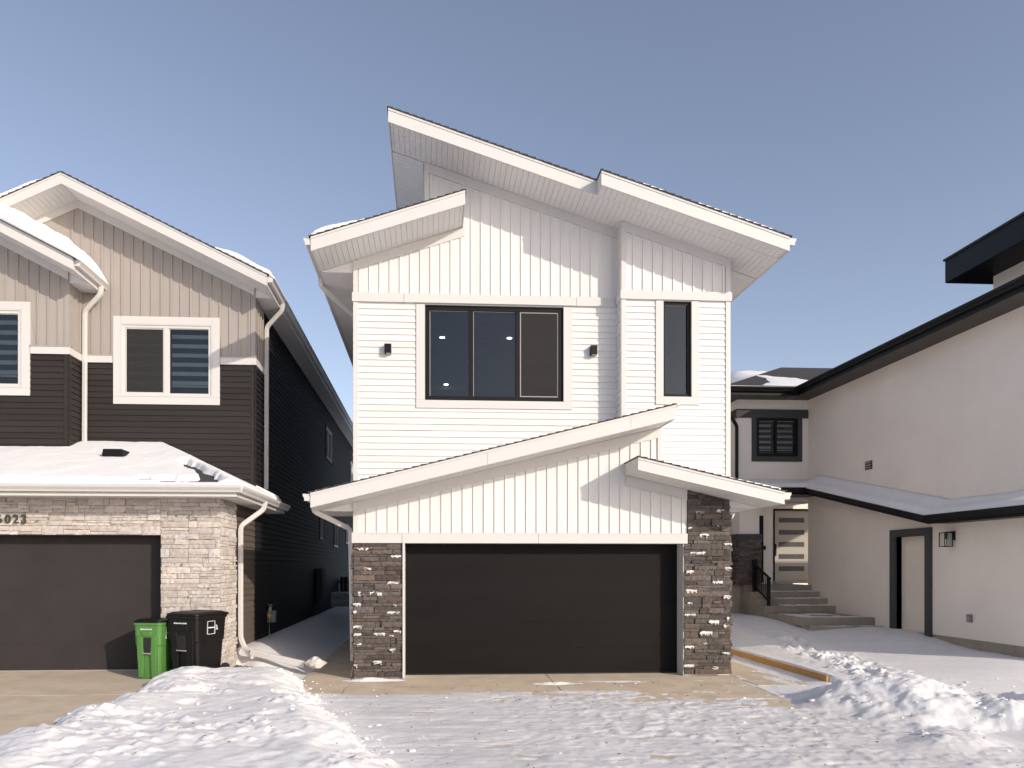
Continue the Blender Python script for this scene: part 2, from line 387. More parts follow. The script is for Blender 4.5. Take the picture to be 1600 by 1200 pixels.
def shingles(mb, x0, z0, x1, z1, y0, y1, th=.026, pitch=.145):
    """courses on a plane sloping in X from the low edge (x0,z0) to the high edge (x1,z1)"""
    a = Vector((x1-x0, 0, z1-z0)); L_ = a.length; d = a/L_; n = Vector((-d.z, 0, d.x)); n = n if n.z > 0 else -n; q = 0.
    rnd = random.Random(int(abs(x0*100)))
    while q < L_-.01:
        e = min(q+pitch, L_); P = Vector((x0, y0-rnd.uniform(0, .008), z0))
        mb.prism([P+d*q, P+d*q+n*th, P+d*e+n*.008, P+d*e], (0, y1-y0, 0)); q = e
def shed(house, xl, zl, xh, zh, yf, yw, yk, hF=.22, name='roof', low_wall=None, gut=True, gy=None, back_lo=None, m='trim', sm='soffit', seams=(), gm='trim', fx=None, high_wall=None):
    """single-slope roof. low edge xl, high edge xh (soffit line heights zl, zh); yf front fascia, yw wall, yk back."""
    s = 1 if xh > xl else -1; zz = lambda x: zl+(zh-zl)*(x-xl)/(xh-xl)
    mb = MB(); shingles(mb, xl-s*.03, zz(xl-s*.03)+hF+.006, xh+s*.02, zz(xh+s*.02)+hF+.006, yf-.025, yk)
    r = mb.build(name, 'shingle', house)
    c = MB(); c.prism([(xl+s*.02, yf+.02, zz(xl+s*.02)+.02), (xh-s*.02, yf+.02, zz(xh-s*.02)+.02), (xh-s*.02, yf+.02, zz(xh-s*.02)+hF), (xl+s*.02, yf+.02, zz(xl+s*.02)+hF)], (0, yk-yf-.03, 0)); c.build('roof_deck', m, r)
    fa = MB(); x00 = xl if fx is None else fx; cuts = [x00]+sorted(seams, reverse=(s < 0))+[xh]
    for q, (a, b) in enumerate(zip(cuts, cuts[1:])):
        e = .002*(q % 2); b2 = b-(s*.004 if q < len(cuts)-2 else 0)
        fa.prism([(a, yf-e, zz(a)-.012), (b2, yf-e, zz(b2)-.012), (b2, yf-e, zz(b2)+hF), (a, yf-e, zz(a)+hF)], (0, .021+e, 0))
    fa.prism([(x00, yf-.012, zz(x00)+hF-.035), (xh, yf-.012, zz(xh)+hF-.035), (xh, yf-.012, zz(xh)+hF+.004), (x00, yf-.012, zz(x00)+hF+.004)], (0, .012, 0))  # drip edge
    fa.prism([(xh-s*.02, yf+.022, zz(xh)-.012), (xh, yf+.022, zz(xh)-.012), (xh, yf+.022, zz(xh)+hF), (xh-s*.02, yf+.022, zz(xh)+hF)], (0, yk-yf-.03, 0))
    fa.prism([(xl+s*.02, yf+.022, zz(xl)-.012), (xl, yf+.022, zz(xl)-.012), (xl, yf+.022, zz(xl)+hF), (xl+s*.02, yf+.022, zz(xl)+hF)], (0, yk-yf-.03, 0))
    fa.build('fascia', m, r)
    so_ = MB(); strips(so_, (xl+s*.022, yf+.022, zz(xl)), (0, yw-yf-.025, 0), (xh-xl-s*.044, 0, (zh-zl)), .1)
    if high_wall is not None: strips(so_, (high_wall, yw+.02, zz(high_wall)-.001), (xh-high_wall-s*.022, 0, zz(xh-s*.022)-zz(high_wall)), (0, yk-yw-.05, 0), .1)
    if low_wall is not None:
        d = .02; strips(so_, (xl+s*.022, yw+.03, zl-.002), (low_wall-xl-s*.022, 0, 0), (0, yk-yw-.05, 0), .1)
        so_.prism([(xl+s*.022, yw+.004, zl-.004), (low_wall, yw+.004, zl-.004), (low_wall, yw+.004, zz(low_wall)-.002)], (0, .02, 0))
        so_.prism([(xl+s*.022, yk-.03, zl-.004), (low_wall, yk-.03, zl-.004), (low_wall, yk-.03, zz(low_wall)+.03)], (0, .02, 0))
    so_.build('soffit', sm, r)
    if gut:
        g = MB(); gutterY(g, xl-s*.004, zl+hF-.125, (gy or yf+.02), yk, -s); g.build('gutter', gm, r)
    return r, zz
# ================================================================== GROUND
rs = np.random.RandomState(5)
LAT = [rs.rand(256, 256) for _ in range(8)]
def vn(x, y, sc, seed=0):
    T = LAT[seed % 8]; x = x*sc+seed*17.3; y = y*sc+seed*9.1
    xi = np.floor(x).astype(int); yi = np.floor(y).astype(int); fx = x-xi; fy = y-yi
    fx = fx*fx*(3-2*fx); fy = fy*fy*(3-2*fy); g = lambda a, b: T[a % 256, b % 256]
    return (g(xi, yi)*(1-fx)+g(xi+1, yi)*fx)*(1-fy)+(g(xi, yi+1)*(1-fx)+g(xi+1, yi+1)*fx)*fy
def fbm(x, y, sc, seed=0, o=5, g=.5):
    v = 0.; a = 1.; t = 0.
    for k in range(o): v = v+a*vn(x, y, sc*2**k, seed+k); t += a; a *= g
    return v/t
def ss(x, a, b): t = np.clip((x-a)/(b-a), 0, 1); return t*t*(3-2*t)
def zdrive(x, y):       # concrete level
    zm = -.018*np.clip(13-y, 0, 8)
    return zm + .13*(1-ss(x, -4.2, -3.0))
def packed(x, y):
    ye = 12.05-.75*np.clip(x-3.4, 0, 3)+.35*(fbm(x, y, 1.1, 6, 4)-.5)*2+.12*np.sin(x*1.3)
    xr = -.80-.36*(y-9.1)
    return ss(x, xr-.1, xr+.5)*(1-ss(x, 5.6, 6.6))*ss(y, ye+.3, ye-.2), ye
def snowh(x, y):
    zc = zdrive(x, y); n = fbm(x, y, .8, 1, 3); nf = fbm(x, y, 5, 2, 5, .55); nl = fbm(x, y, 13, 3, 3)
    a, b_ = .85, .53; u, v = x*a-y*b_, x*b_+y*a
    stri = fbm(u*.22, v*1.9, 1.5, 4, 4, .5)
    cr = fbm(x, y, 7.5, 6, 4, .6); lump = np.clip(cr-.5, 0, 1)*2
    z = zc-.05
    # bank between the driveways: smooth, wind-packed, with shallow striations
    wob = (fbm(x, y, 1.4, 5, 5, .5)-.5)
    xl = -4.45+.05*(y-9.3)+wob*.9; xl = np.where(y > 12.1, xl+.9*ss(y, 12.0, 12.9), xl); xr = -.80-.36*(y-9.1)+wob*.7
    b = ss(x, xl, xl+.9)**.6*(1-ss(x, xr-1.0, xr))**.7
    edge = np.exp(-(((x-xr+.35)/.30)**2))
    pit = np.clip(fbm(x, y, 2.3, 7, 3)-.60, 0, 1)*3
    hb = .32+.06*(n-.5)*2+.045*(stri-.5)+.028*(nf-.5)+.010*(nl-.5)+edge*.12*(lump-.1)+.07*lump*ss(fbm(x, y, 1.1, 3, 3), .5, .62)-.06*pit
    bank = zc-.04+b*(hb+.03)
    g = ss(-x, 2.2-wob*.15, 3.5)
    gap = -.03+.44*g*ss(y, 12.6, 14.5)+.05*(n-.5)*g
    side = np.where((x > -3.7) & (x < -1.2), gap, -.1)
    t = ss(y, 12.7, 13.6); zb = bank*(1-t)+side*t
    dirt = np.exp(-(((x+3.55)/.28)**2+((y-13.55)/.55)**2)); zb = zb-.28*dirt
    z = np.where(x < -1.25, np.maximum(z, zb), z)
    z = np.where((x > -1.6) & (x < -.2) & (y < 12.9), np.maximum(z, bank), z)
    # driven, packed snow on the main driveway
    pkd, ye = packed(x, y)
    cov = ss(y, ye+.45, ye-1.3)*(1-.55*ss(fbm(x*.5, y*1.3, 1.1, 2, 4), .54, .66)*ss(y, 10.2, 11.2))
    streak = fbm(x*.30, y*2.2+x*.15, 1.3, 7, 6, .6)
    pits = np.clip(fbm(x*.7, y*1.5, 4.2, 6, 4, .6)-.585, 0, 1)
    pk = zc-.022+cov*.036+(streak-.5)*.095*(.42+.58*(1-cov))+(nf-.5)*.014*cov+(nl-.5)*.006-pits*.10*(.4+.6*ss(x, -.5, 2))
    rough = ss(x, .2, 2.6)*ss(y, 12.1, 11.0); pk = pk+rough*(.016*(cr-.45)+.022*lump+.008*(nl-.5))+.015*cov*np.clip(stri-.55, 0, 1)*3
    ruts = np.exp(-((x-.9+.25*(y-9)-.2*n)/.12)**2)+np.exp(-((x-3.1+.35*(y-9))/.14)**2); pk = pk+.012*ruts*cov*(nf-.2)
    dr = (x > -2.6) & (x < 6.6) & (y < 12.9)
    z = np.where(dr, np.maximum(z, pk), z)
    pi = np.exp(-(((x+.95)/.55)**2+((y-12.78)/.13)**2)); z = np.maximum(z, zc-.03+pi*(.03+.07*nf))
    pi = np.exp(-(((x-2.15)/.42)**2+((y-12.3)/.12)**2)); z = np.maximum(z, zc-.03+pi*(.02+.09*cr))
    # right walkway streaks
    wk = (x > 5.35) & (x < 6.66) & (y > 11.0); q = -.022+.05*(fbm(x*1.6, y*.5, 2.2, 2, 5, .6)-.44)
    q = q+.05*ss(x, 6.2, 6.6)*ss(y, 11, 12)
    z = np.where(wk, np.maximum(z, q), z)
    # right yard, climbing towards the steps
    sf = ss(y, 12.0, 11.3); r = ss(x, 6.66-.5*sf, 6.70+.9*sf); yard = .15+.06*ss(x, 6.7, 7.4)+.14*ss(x, 7.4, 10.3)+.03*(n-.5)+.02*(stri-.5)
    yard = yard+.42*ss(y, 13.6, 19.0)*ss(x, 6.5, 7.6)*(1-.80*ss(x, 8.3, 10.0))+.16*ss(y, 13.5, 15.5)*ss(x, 8.5, 10)
    ft = np.exp(-(((x-7.45-.12*(y-12))/.46)**2))*ss(y, 10.3, 11.3)*(1-ss(y, 16.0, 18.0))
    yard = yard+ft*(.16*(lump-.1)+.09*(nf-.5)+.03*(nl-.5))
    yard = yard-.18*ss(y, 12.0, 8.5)*ss(y, 20, 9)
    z = np.where(x > 6.66-.5*sf, np.maximum(z, zc-.05+r*(yard+.05)), z)
    # shovelled heap at the right
    def heap(cx, cy, ax, ay, h, rot=0.):
        c, s = math.cos(rot), math.sin(rot); u = (x-cx)*c+(y-cy)*s; v = -(x-cx)*s+(y-cy)*c
        d = np.sqrt((u/ax)**2+(v/ay)**2)+(fbm(x, y, 1.3, 5, 5, .5)-.5)*.5
        return h*(1-ss(d, 0.02, 1.0))
    hp = heap(6.75, 10.15, 1.75, 1.75, .42, -.15)+heap(8.5, 9.2, 1.7, 1.3, .30)+heap(5.9, 8.1, 1.3, .8, .16, .5)
    hp = hp+ss(hp, .02, .2)*(.06*(n-.5)+.055*(lump-.15)+.035*(nf-.5)+.012*(nl-.5))
    z = np.maximum(z, np.where(hp > .01, zc-.04+hp+.12*ss(x, 6.0, 7.6)*ss(hp, 0, .1), z))
    far = ss(np.abs(x), 11.5, 14)+ss(y, 34, 38)
    z = z+np.clip(far, 0, 1)*(.3-z)*(y > -50)
    z = np.where((x > -1.2) & (x < 5.3) & (y > 13.05) & (y < 30), -.1, z)
    z = np.where((x < -3.75) & (x > -11.2) & (y > 13.05) & (y < 36), -.1, z)
    z = np.where(y < 4, np.minimum(z, zc+.02), z)
    return z
def grid_mesh(name, xs, ys, h, m, **k):
    X, Y = np.meshgrid(xs, ys); Z = h(X, Y); nx, ny = len(xs), len(ys)
    V = np.stack([X, Y, Z], -1).reshape(-1, 3)
    i = (np.arange(ny-1)[:, None]*nx+np.arange(nx-1)[None, :]).ravel()
    Fc = np.stack([i, i+1, i+nx+1, i+nx], -1)
    me = bpy.data.meshes.new(name); me.vertices.add(len(V)); me.vertices.foreach_set('co', V.ravel())
    me.loops.add(Fc.size); me.loops.foreach_set('vertex_index', Fc.ravel()); me.polygons.add(len(Fc))
    me.polygons.foreach_set('loop_start', np.arange(0, Fc.size, 4)); me.polygons.foreach_set('loop_total', np.full(len(Fc), 4))
    me.update(); me.validate(); me.shade_smooth(); me.materials.append(M[m]); o = bpy.data.objects.new(name, me); C.objects.link(o)
    for a, b in k.items(): o[a] = b
    if name == 'snow_ground':
        ca = me.color_attributes.new('tint', 'FLOAT_COLOR', 'POINT'); q = packed(X, Y)[0].ravel(); arr = np.zeros((len(q), 4), np.float32); arr[:, 0] = .5-.38*q*(.6+.8*fbm(X, Y, 2.2, 3, 4).ravel()); arr[:, 3] = 1; ca.data.foreach_set('color', arr.ravel())
    return o
far = lambda a, b, n: list(a+(b-a)*(np.linspace(0, 1, n)**2))
xs = np.array([-x for x in far(8.5, 400, 28)][::-1][:-1]+list(np.arange(-8.5, 11.5, .03))+far(11.5, 400, 28))
ys = np.array([-y for y in far(-3, 300, 20)][::-1][:-1]+list(np.arange(3, 6.5, .15))+list(np.arange(6.5, 14.0, .026))+list(np.arange(14, 21, .07))+list(np.arange(21, 38, .4))+far(38, 900, 25))
grid_mesh('snow_ground', xs, ys, snowh, 'snowg', kind='structure')
def slab(name, x0, x1, y0, y1, joints_x=(), joints_y=(), off=0., m='concrete', x_e=None):
    mb = MB(); gx = sorted([x0, x1, *joints_x]); gy = sorted([y0, y1, *joints_y]); g = .011
    for a, b in zip(gx, gx[1:]):
        for c, d in zip(gy, gy[1:]):
            z = lambda x, y: float(zdrive(np.array(x, float), np.array(y, float)))+off
            P = [(a+g, c+g), (b-g, c+g), (b-g, d-g), (a+g, d-g)]
            zc_ = [(p[0], p[1], (-.018*max(0, 13-p[1]))+(.13 if b < -3.9 else 0)+off) for p in P]
            mb.prism([(x, y, z-.12) for x, y, z in zc_], (0, 0, .12))
    mb.box(x0+.01, x1-.01, y0+.01, y1-.01, -.5, -.4)
    return mb.build(name, m, kind='structure')
slab('driveway', -1.38, 5.42, 3.0, 13.32, (2.1,), (5.2, 9.0,))
slab('left_driveway', -10.4, -4.0, 3.0, 13.35, (-7.2,), (5.5, 8.2, 11.0))
mbp = MB(); mbp.box(-2.2, -1.39, 13.0, 27, -.15, -.004); mbp.prism([(-2.2, 10.5, -.2), (-2.2, 10.5, -.049), (-2.2, 12.998, -.004), (-2.2, 12.998, -.2)], (.81, 0, 0)); mbp.build('side_path', 'concrete', kind='structure')
mbp = MB(); 
mbp.box(5.435, 6.6, 11.912, 16, -.25, -.012); mbp.box(5.435, 6.6, 16.01, 22, -.25, -.012); mbp.build('right_path', 'concrete', kind='structure')
mb = MB(); rnd = random.Random(3)
grid_mesh('gravel_patch', np.linspace(-3.7, -3.0, 40), np.linspace(13.0, 14.6, 80), lambda x, y: .10+.05*fbm(x, y, 12, 3, 4)+.0*x, 'dirtm', kind='structure')
# loose clods of snow
def blob(mb, c, r, rnd, fl=.7):
    n1, n2 = 7, 5; R = []; a0 = rnd.uniform(0, 6); sx, sy = rnd.uniform(.7, 1.4), rnd.uniform(.7, 1.3)
    for j in range(1, n2):
        ph = math.pi*j/n2
        R.append([(c[0]+sx*r*math.sin(ph)*math.cos(a0+2*math.pi*k/n1)*(q := rnd.uniform(.65, 1.3)), c[1]+sy*r*math.sin(ph)*math.sin(a0+2*math.pi*k/n1)*q, c[2]-fl*r*math.cos(ph)*rnd.uniform(.85, 1.15)) for k in range(n1)])
    mb.rings(R)
cl = MB(); rnd = random.Random(8); cx_, cy_, cr_ = [], [], []
for _ in range(700):
    t = rnd.random()
    if t < .30: y = rnd.uniform(8, 12.9); x = -1.05-.36*(y-9.1)+rnd.gauss(0, .16)
    elif t < .38: x = rnd.uniform(-4.3, -1.6); y = rnd.uniform(7.5, 12.8)
    elif t < .72: x = rnd.gauss(7.2, 1.2); y = rnd.gauss(9.6, .9)
    elif t < .88: y = rnd.uniform(10.6, 15.5); x = 7.3+.09*(y-12)+rnd.gauss(0, .3)
    else: x = rnd.uniform(-1, 5.2); y = rnd.uniform(7.5, 12.3)
    if x < -4.7: continue
    r = min(.045, .006+rnd.expovariate(110)); cx_.append(x); cy_.append(y); cr_.append(r*(.6 if t >= .88 else 1))
cz_ = snowh(np.array(cx_), np.array(cy_)); zq = zdrive(np.array(cx_), np.array(cy_))
for x, y, z, z2, r in zip(cx_, cy_, cz_, zq, cr_): blob(cl, (x, y, max(z, z2)+r*.1), r, rnd, .55)
tag(cl.build('snow_clods', 'snowg', smooth=False, kind='stuff'), 'small loose clods of snow scattered along the banks and driveway', 'snow')
gr = MB(); rnd = random.Random(21); gx_ = [rnd.uniform(-4.2, 6.5) for _ in range(260)]; gy_ = [rnd.uniform(7.2, 12.6) for _ in range(260)]
gz_ = np.maximum(snowh(np.array(gx_), np.array(gy_)), zdrive(np.array(gx_), np.array(gy_)))
for x, y, z in zip(gx_, gy_, gz_): blob(gr, (x, y, z+.002), rnd.uniform(.004, .016), rnd, .35)
tag(gr.build('grit', 'dirtm', kind='stuff'), 'dark grit and leaf scraps lying on the trodden snow', 'grit')
# ================================================================== WHITE HOUSE
YG, YB, YL = 13.0, 13.35, 13.70
YFG, YFR, YFL = 12.15, 12.43, 12.78
XL0 = PX(553, YG); XLL = PX(553, YL); XR0 = PX(1139.5, YG); YEND = 29.0
H = thing('white_house', (2.0, YG, 0), 'white two storey house with slanted roofs, brown stone pillars and black garage door', 'house')
gx0, gx1 = PX(632, YG), PX(1067.5, YG); gz1 = PZ(850, 849, YG)
# roof lines
zA = (PX(606.5, YFL), PZ(606.5, 189, YFL), PX(1234, YFR), PZ(1234, 391, YFR))
lineA = lambda x: zA[1]+(zA[3]-zA[1])*(x-zA[0])/(zA[2]-zA[0])
zB = (PX(485.5, YFL), PZ(485.5, 391, YFL), PX(727, YFL), PZ(727, 318, YFL))
lineB = lambda x: zB[1]+(zB[3]-zB[1])*(x-zB[0])/(zB[2]-zB[0])
zC = (PX(485, YFG), PZ(485, 792, YFG), PX(1056, YFG), PZ(1056, 653.5, YFG))
lineC = lambda x: zC[1]+(zC[3]-zC[1])*(x-zC[0])/(zC[2]-zC[0])
zD = (PX(997, YFG), PZ(997, 733, YFG), PX(1226, YFG), PZ(1226, 787, YFG))
lineD = lambda x: zD[1]+(zD[3]-zD[1])*(x-zD[0])/(zD[2]-zD[0])
xbox = PX(971.5, YB); xrb = PX(1139.5, YB); xtow = PX(664, YL); xll = XL0
# cores
fG, fB, fL = FY(YG), FY(YB), FY(YL)
core = MB()
for (a, b, c, d) in rects(XL0, XR0, 0, gz1+.2, [(gx0, gx1, -1, gz1)]): fG.box(core, a, b, -.32, -.002, c, d)
xg2 = PX(1030, YG)
core.prism([(XL0, YG+.002, gz1+.2), (xg2, YG+.002, gz1+.2), (xg2, YG+.002, lineC(xg2)+.1), (XL0, YG+.002, lineC(XL0)+.1)], (0, .3, 0))
core.prism([(xg2, YG+.002, gz1+.2), (XR0, YG+.002, gz1+.2), (XR0, YG+.002, lineD(XR0)+.05), (xg2, YG+.002, lineD(xg2)+.05)], (0, .3, 0))
wx0, wx1, wz0, wz1 = PX(664.2, YL), PX(880, YL), PZ(770, 626.5, YL), PZ(770, 478.5, YL)
zroof = 3.6
zbl = PZ(700, 475, YL); zbl1 = PZ(700, 461, YL)
for (a, b, c, d) in rects(XLL, xbox+.05, gz1+.15, wz1+.4, [(wx0, wx1, wz0, wz1)]): fL.box(core, a, b, -.2, -.002, c, d)
core.prism([(XLL, YL+.002, wz1+.4), (xtow, YL+.002, wz1+.4), (xtow, YL+.002, lineB(xtow)+.05), (XLL, YL+.002, lineB(XLL)+.05)], (0, .2, 0))
core.prism([(xtow, YL+.002, wz1+.4), (xbox+.05, YL+.002, wz1+.4), (xbox+.05, YL+.002, lineA(xbox)+.03), (xtow, YL+.002, lineA(xtow)+.03)], (0, .2, 0))
nx0, nx1, nz0, nz1 = PX(1036.2, YB), PX(1079.7, YB), PZ(1058, 620, YB), PZ(1058, 471, YB)
for (a, b, c, d) in rects(xbox, xrb, 3.0, nz1+.2, [(nx0, nx1, nz0, nz1)]): fB.box(core, a, b, -.25, -.002, c, d)
core.prism([(xbox, YB+.002, nz1+.2), (xrb, YB+.002, nz1+.2), (xrb, YB+.002, lineA(xrb)+.03), (xbox, YB+.002, lineA(xbox)+.03)], (0, .25, 0))
core.box(xbox+.002, xbox+.15, YB+.25, YL+.3, 3, lineA(xbox)-.01)
core.box(XL0+.002, XL0+.18, YG+.35, YEND, 0, 3.0); core.box(XLL+.002, XLL+.18, YL+.2, YEND, 3.0, zB[1]+.02); core.box(XR0-.18, XR0-.002, YG+.35, YEND, 0, 3.6); core.box(xrb-.18, xrb-.002, YB+.25, YEND, 3.6, lineA(xrb)-.02)
core.box(XL0+.18, XR0-.18, YEND-.2, YEND, 0, lineA(xrb)-.1); core.box(xtow+.002, xtow+.15, YL+.2, YEND, lineB(xtow)-.3, lineA(xtow)-.02)
core.box(XL0+.2, XR0-.2, YL+.25, YEND-.25, 3.2, 3.4)
core.build('wall', 'white', H)
# siding
lp = MB(); post = .075
xpr = xbox-.0
tz = zbl
win_hole = (wx0-.17, wx1+.17, wz0-.155, wz1+.3)
seams = [(PX(639, YL), PZ(639, 634, YL)), (PX(676, YL), PZ(676, 655, YL)), (PX(622, YL), PZ(622, 672, YL))]
lap(lp, fL, XLL+post, xbox, gz1+.2, zbl, [win_hole], ref=zbl, seams=seams)
nhole = (nx0-.145, nx1+.145, nz0-.155, nz1+.3); zbr = PZ(1060, 470, YB); zbr1 = PZ(1060, 456.5, YB)
lap(lp, fB, xbox+post, xrb-post, 3.2, zbr, [nhole], ref=zbr)
fbs = FXm(xbox); lap(lp, fbs, YB+.06, YL, 3.6, zbr, [], ref=zbr)
fls = FXm(XL0); lap(lp, fls, YG+.1, YEND, .1, 3.0, [], ref=zbl); fls = FXm(XLL); lap(lp, fls, YL+.0, YEND, 3.0, zB[1]-.01, [], ref=zbl)
frs = FXp(xrb); lap(lp, frs, YB+.1, YEND, 3.0, lineA(zA[2])-.03, [], ref=zbr)
frs2 = FXp(XR0); lap(lp, frs2, YG+.5, YEND, .1, 3.0, [], ref=zbr)
fts = FXm(xtow); lap(lp, fts, YL+.08, YEND, lineB(xtow)+.25, lineA(xtow)-.03, [], ref=zbr)
lp.build('lap_siding', 'white', H)
bb = MB(); fr = .175; pw = .188
bnb(bb, fL, XLL+post, PX(726, YL), zbl1, lambda x: lineB(x)-fr, pw, .034, .023, ref=PX(563.5, YL)-.035)
bnb(bb, fL, PX(726, YL), xbox, zbl1, lambda x: lineA(x)-fr, pw, .034, .023, ref=PX(563.5, YL)-.035)
bnb(bb, fL, xtow+post, PX(726, YL), lambda x: lineB(x)+.1, lambda x: lineA(x)-fr, pw, .034, .023, ref=PX(563.5, YL)-.035)
b2_ = MB(); bnb(b2_, fB, xbox+post, xrb-post, zbr1, lambda x: lineA(x)-fr, pw, .034, .023, ref=PX(991, YB)-.035)
bnb(b2_, fbs, YB+.06, YL, zbr1, lambda y: lineA(xbox)-.03, pw, .034, .023)
gt = PZ(700, 833, YG)
b2_.build('board_siding', 'white', H); bb.build('board_siding', 'white', H); bb = MB()
bnb(bb, fG, XL0+post, PX(1028, YG), gt, lambda x: lineC(x)-fr, pw, .034, .023, ref=PX(575, YG)-.035)
bnb(bb, fG, PX(1028, YG), PX(1073, YG), gt, lambda x: lineD(x)-fr, pw, .034, .023, ref=PX(575, YG)-.035)
bb.build('board_siding', 'white', H)
# trims
tr = MB()
def sl(f, x0, x1, top, bot, d0, d1): tr.prism([f.p(x0, d0, bot(x0)), f.p(x1, d0, bot(x1)), f.p(x1, d0, top(x1)), f.p(x0, d0, top(x0))], f.n*(d1-d0))
sl(fL, XLL+post, PX(726, YL), lambda x: lineB(x)-.001, lambda x: lineB(x)-fr, 0, .03)
sl(fL, xtow+post, xbox, lambda x: lineA(x)-.001, lambda x: lineA(x)-fr, 0, .029)
sl(fB, xbox+post, xrb-post, lambda x: lineA(x)-.001, lambda x: lineA(x)-fr, 0, .028)
sl(fG, XL0+post, PX(1028, YG), lambda x: lineC(x)-.001, lambda x: lineC(x)-fr, 0, .029)
sl(fG, PX(977, YG), PX(1073, YG), lambda x: lineD(x)-.001, lambda x: lineD(x)-fr, .0235, .0305)
def postf(f, x0, x1, z0, z1): f.box(tr, x0, x1, -.002, .030, z0, z1)
postf(fL, XLL-.01, XLL+post, gz1+.3, zbl); postf(fL, XLL-.01, XLL+post, zbl1, lineB(XLL)-.0)
postf(fL, xtow-.01, xtow+post, lineB(xtow)+.1, lineA(xtow)-.01)
postf(fB, xbox-.012, xbox+post, 3.3, zbr); postf(fB, xbox-.012, xbox+post, zbr1, lineA(xbox+post)-.0)
postf(fB, xrb-post, xrb+.012, 3.2, zbr); postf(fB, xrb-post, xrb+.012, zbr1, lineA(xrb)-.0)
fbs.box(tr, YB-.022, YB+.06, .0, .024, 3.3, zbr); fbs.box(tr, YB-.022, YB+.06, .0, .024, zbr1, lineA(xbox)-.01)
postf(fG, XL0-.01, XL0+post, gt+.0, lineC(XL0)-.0); postf(fG, PX(1027, YG), PX(1033, YG)+.0, lineD(PX(1030, YG))+.2, lineC(PX(1030, YG))-.0)
FXp(PX(1033, YG)).box(tr, YG, YB, -.05, 0.0, 3.0, lineC(PX(1033, YG)))
# belts
for (a, b, e) in ((550.5, 631, 0), (631.6, 899.5, .002), (900, 942, 0)): fL.box(tr, PX(a, YL), PX(b, YL), -.002, .055+e, zbl, zbl1)
fL.box(tr, PX(942, YL)+.001, xbox-.03, -.002, .02, zbl, zbl1)
fB.box(tr, xbox-.035, xrb+.03, -.002, .055, zbr, zbr1); fbs.box(tr, YB+.001, YL-.06, .0, .035, zbr, zbr1)
for (a, b, e) in ((550, 628, 0), (628.6, 840.5, .002), (841, 1073, 0)): fG.box(tr, PX(a, YG), PX(b, YG), -.002, .05+e, gz1, gt)
fG.box(tr, PX(560, YG), PX(1072, YG), .051, .056, gt-.012, gt+.004)
tr.build('trim', 'trim', H)
# stone pillars
st = MB(); ledge(st, fG, XL0, gx0-.03, .02, gz1-.005, 11)
ledge(st, FXm(XL0), YG-.02, YG+.1, .02, gz1-.005, 13)
st2 = MB(); ledge(st2, fG, gx1+.0, XR0, .02, gz1+.0, 12)
ledge(st2, fG, PX(1073.5, YG), XR0, gz1+.0, lineD(PX(1073.5, YG))+.02, 15)
ledge(st2, FXp(XR0), YG-.02, YG+.5, .02, 2.9, 14)
# white chalky smears on the stones
rnd = random.Random(4)
sm = [(584-17, 857.5, 18, 3), (619, 869, 16, 3.5), (574, 888, 13, 3), (615, 910, 18, 4), (578, 927, 38, 4.5), (558, 944, 12, 4), (555, 956, 5, 5), (615, 956.5, 20, 3), (559, 979, 13, 4), (559, 991, 12, 4), (593, 990, 18, 3.5), (621, 985.5, 12, 4), (559, 1006, 13, 4), (614, 1015, 10, 4), (590, 1034, 14, 4.5), (556, 1039, 6, 4), (612, 993, 8, 2), (618, 945, 8, 2.5),
      (1089, 863.5, 24, 3.5), (1136, 888, 11, 4), (1077, 893, 12, 4.5), (1120, 909, 17, 3.5), (1079, 922, 18, 5), (1135, 932, 12, 5), (1077, 960, 18, 3), (1114, 971, 17, 4.5), (1136, 965, 4, 5), (1133.5, 977, 10, 5), (1102, 988, 20, 5), (1095, 1004.5, 17, 3), (1076, 1010, 15, 3.5), (1133, 1020, 14, 3), (1075, 1039, 17, 3.5), (1116, 1043, 11, 5), (1099, 836, 15, 4.5), (1136, 850, 13, 3), (1093, 800, 17, 3), (1124, 798, 12, 3.5), (1122, 820, 12, 3), (1077, 942, 8, 2.5), (1077, 825, 6, 3)]
WT = (.5, 0, 1.)
for (u, v, L_, h_) in sm:
    pw_ = st if u < 800 else st2
    x, z = XZ(u, v, YG); ww = L_/88.; hh = h_/88.; n = max(3, int(ww/.022)); t_, b_ = [], []
    for k in range(n+1):
        e = .35 if k in (0, n) else 1.
        t_.append((x-ww/2+ww*k/n, z+hh/2*rnd.uniform(.6, 1.15)*e)); b_.append((x-ww/2+ww*k/n, z-hh/2*rnd.uniform(.5, 1.15)*e))
    for k in range(n):
        d = .053+rnd.uniform(0, .003)
        pw_.prism([(b_[k][0], YG-d, b_[k][1]), (b_[k+1][0], YG-d, b_[k+1][1]), (t_[k+1][0], YG-d, t_[k+1][1]), (t_[k][0], YG-d, t_[k][1])], (0, .03, 0), WT)
        if rnd.random() < .5: q = t_[k][0]; pw_.prism([(q, YG-d+.004, b_[k][1]-hh*.5), (q+ww/n*.7, YG-d+.004, b_[k][1]-hh*.4), (q+ww/n*.7, YG-d+.004, b_[k][1]+.002), (q, YG-d+.004, b_[k][1]+.002)], (0, .03, 0), WT)
P1 = st.build('stone_pillar', 'stone_dark', H); P2 = st2.build('stone_pillar', 'stone_dark', H)
mo = MB(); fG.box(mo, XL0, gx0-.03, -.001, .010, .02, gz1-.004); mo.build('mortar', 'mortar', P1)
mo = MB(); fG.box(mo, gx1, XR0, -.001, .010, .02, gz1-.002); fG.box(mo, PX(1073.5, YG), XR0, -.001, .010, gz1-.002, lineD(XR0)-.02); mo.build('mortar', 'mortar', P2)
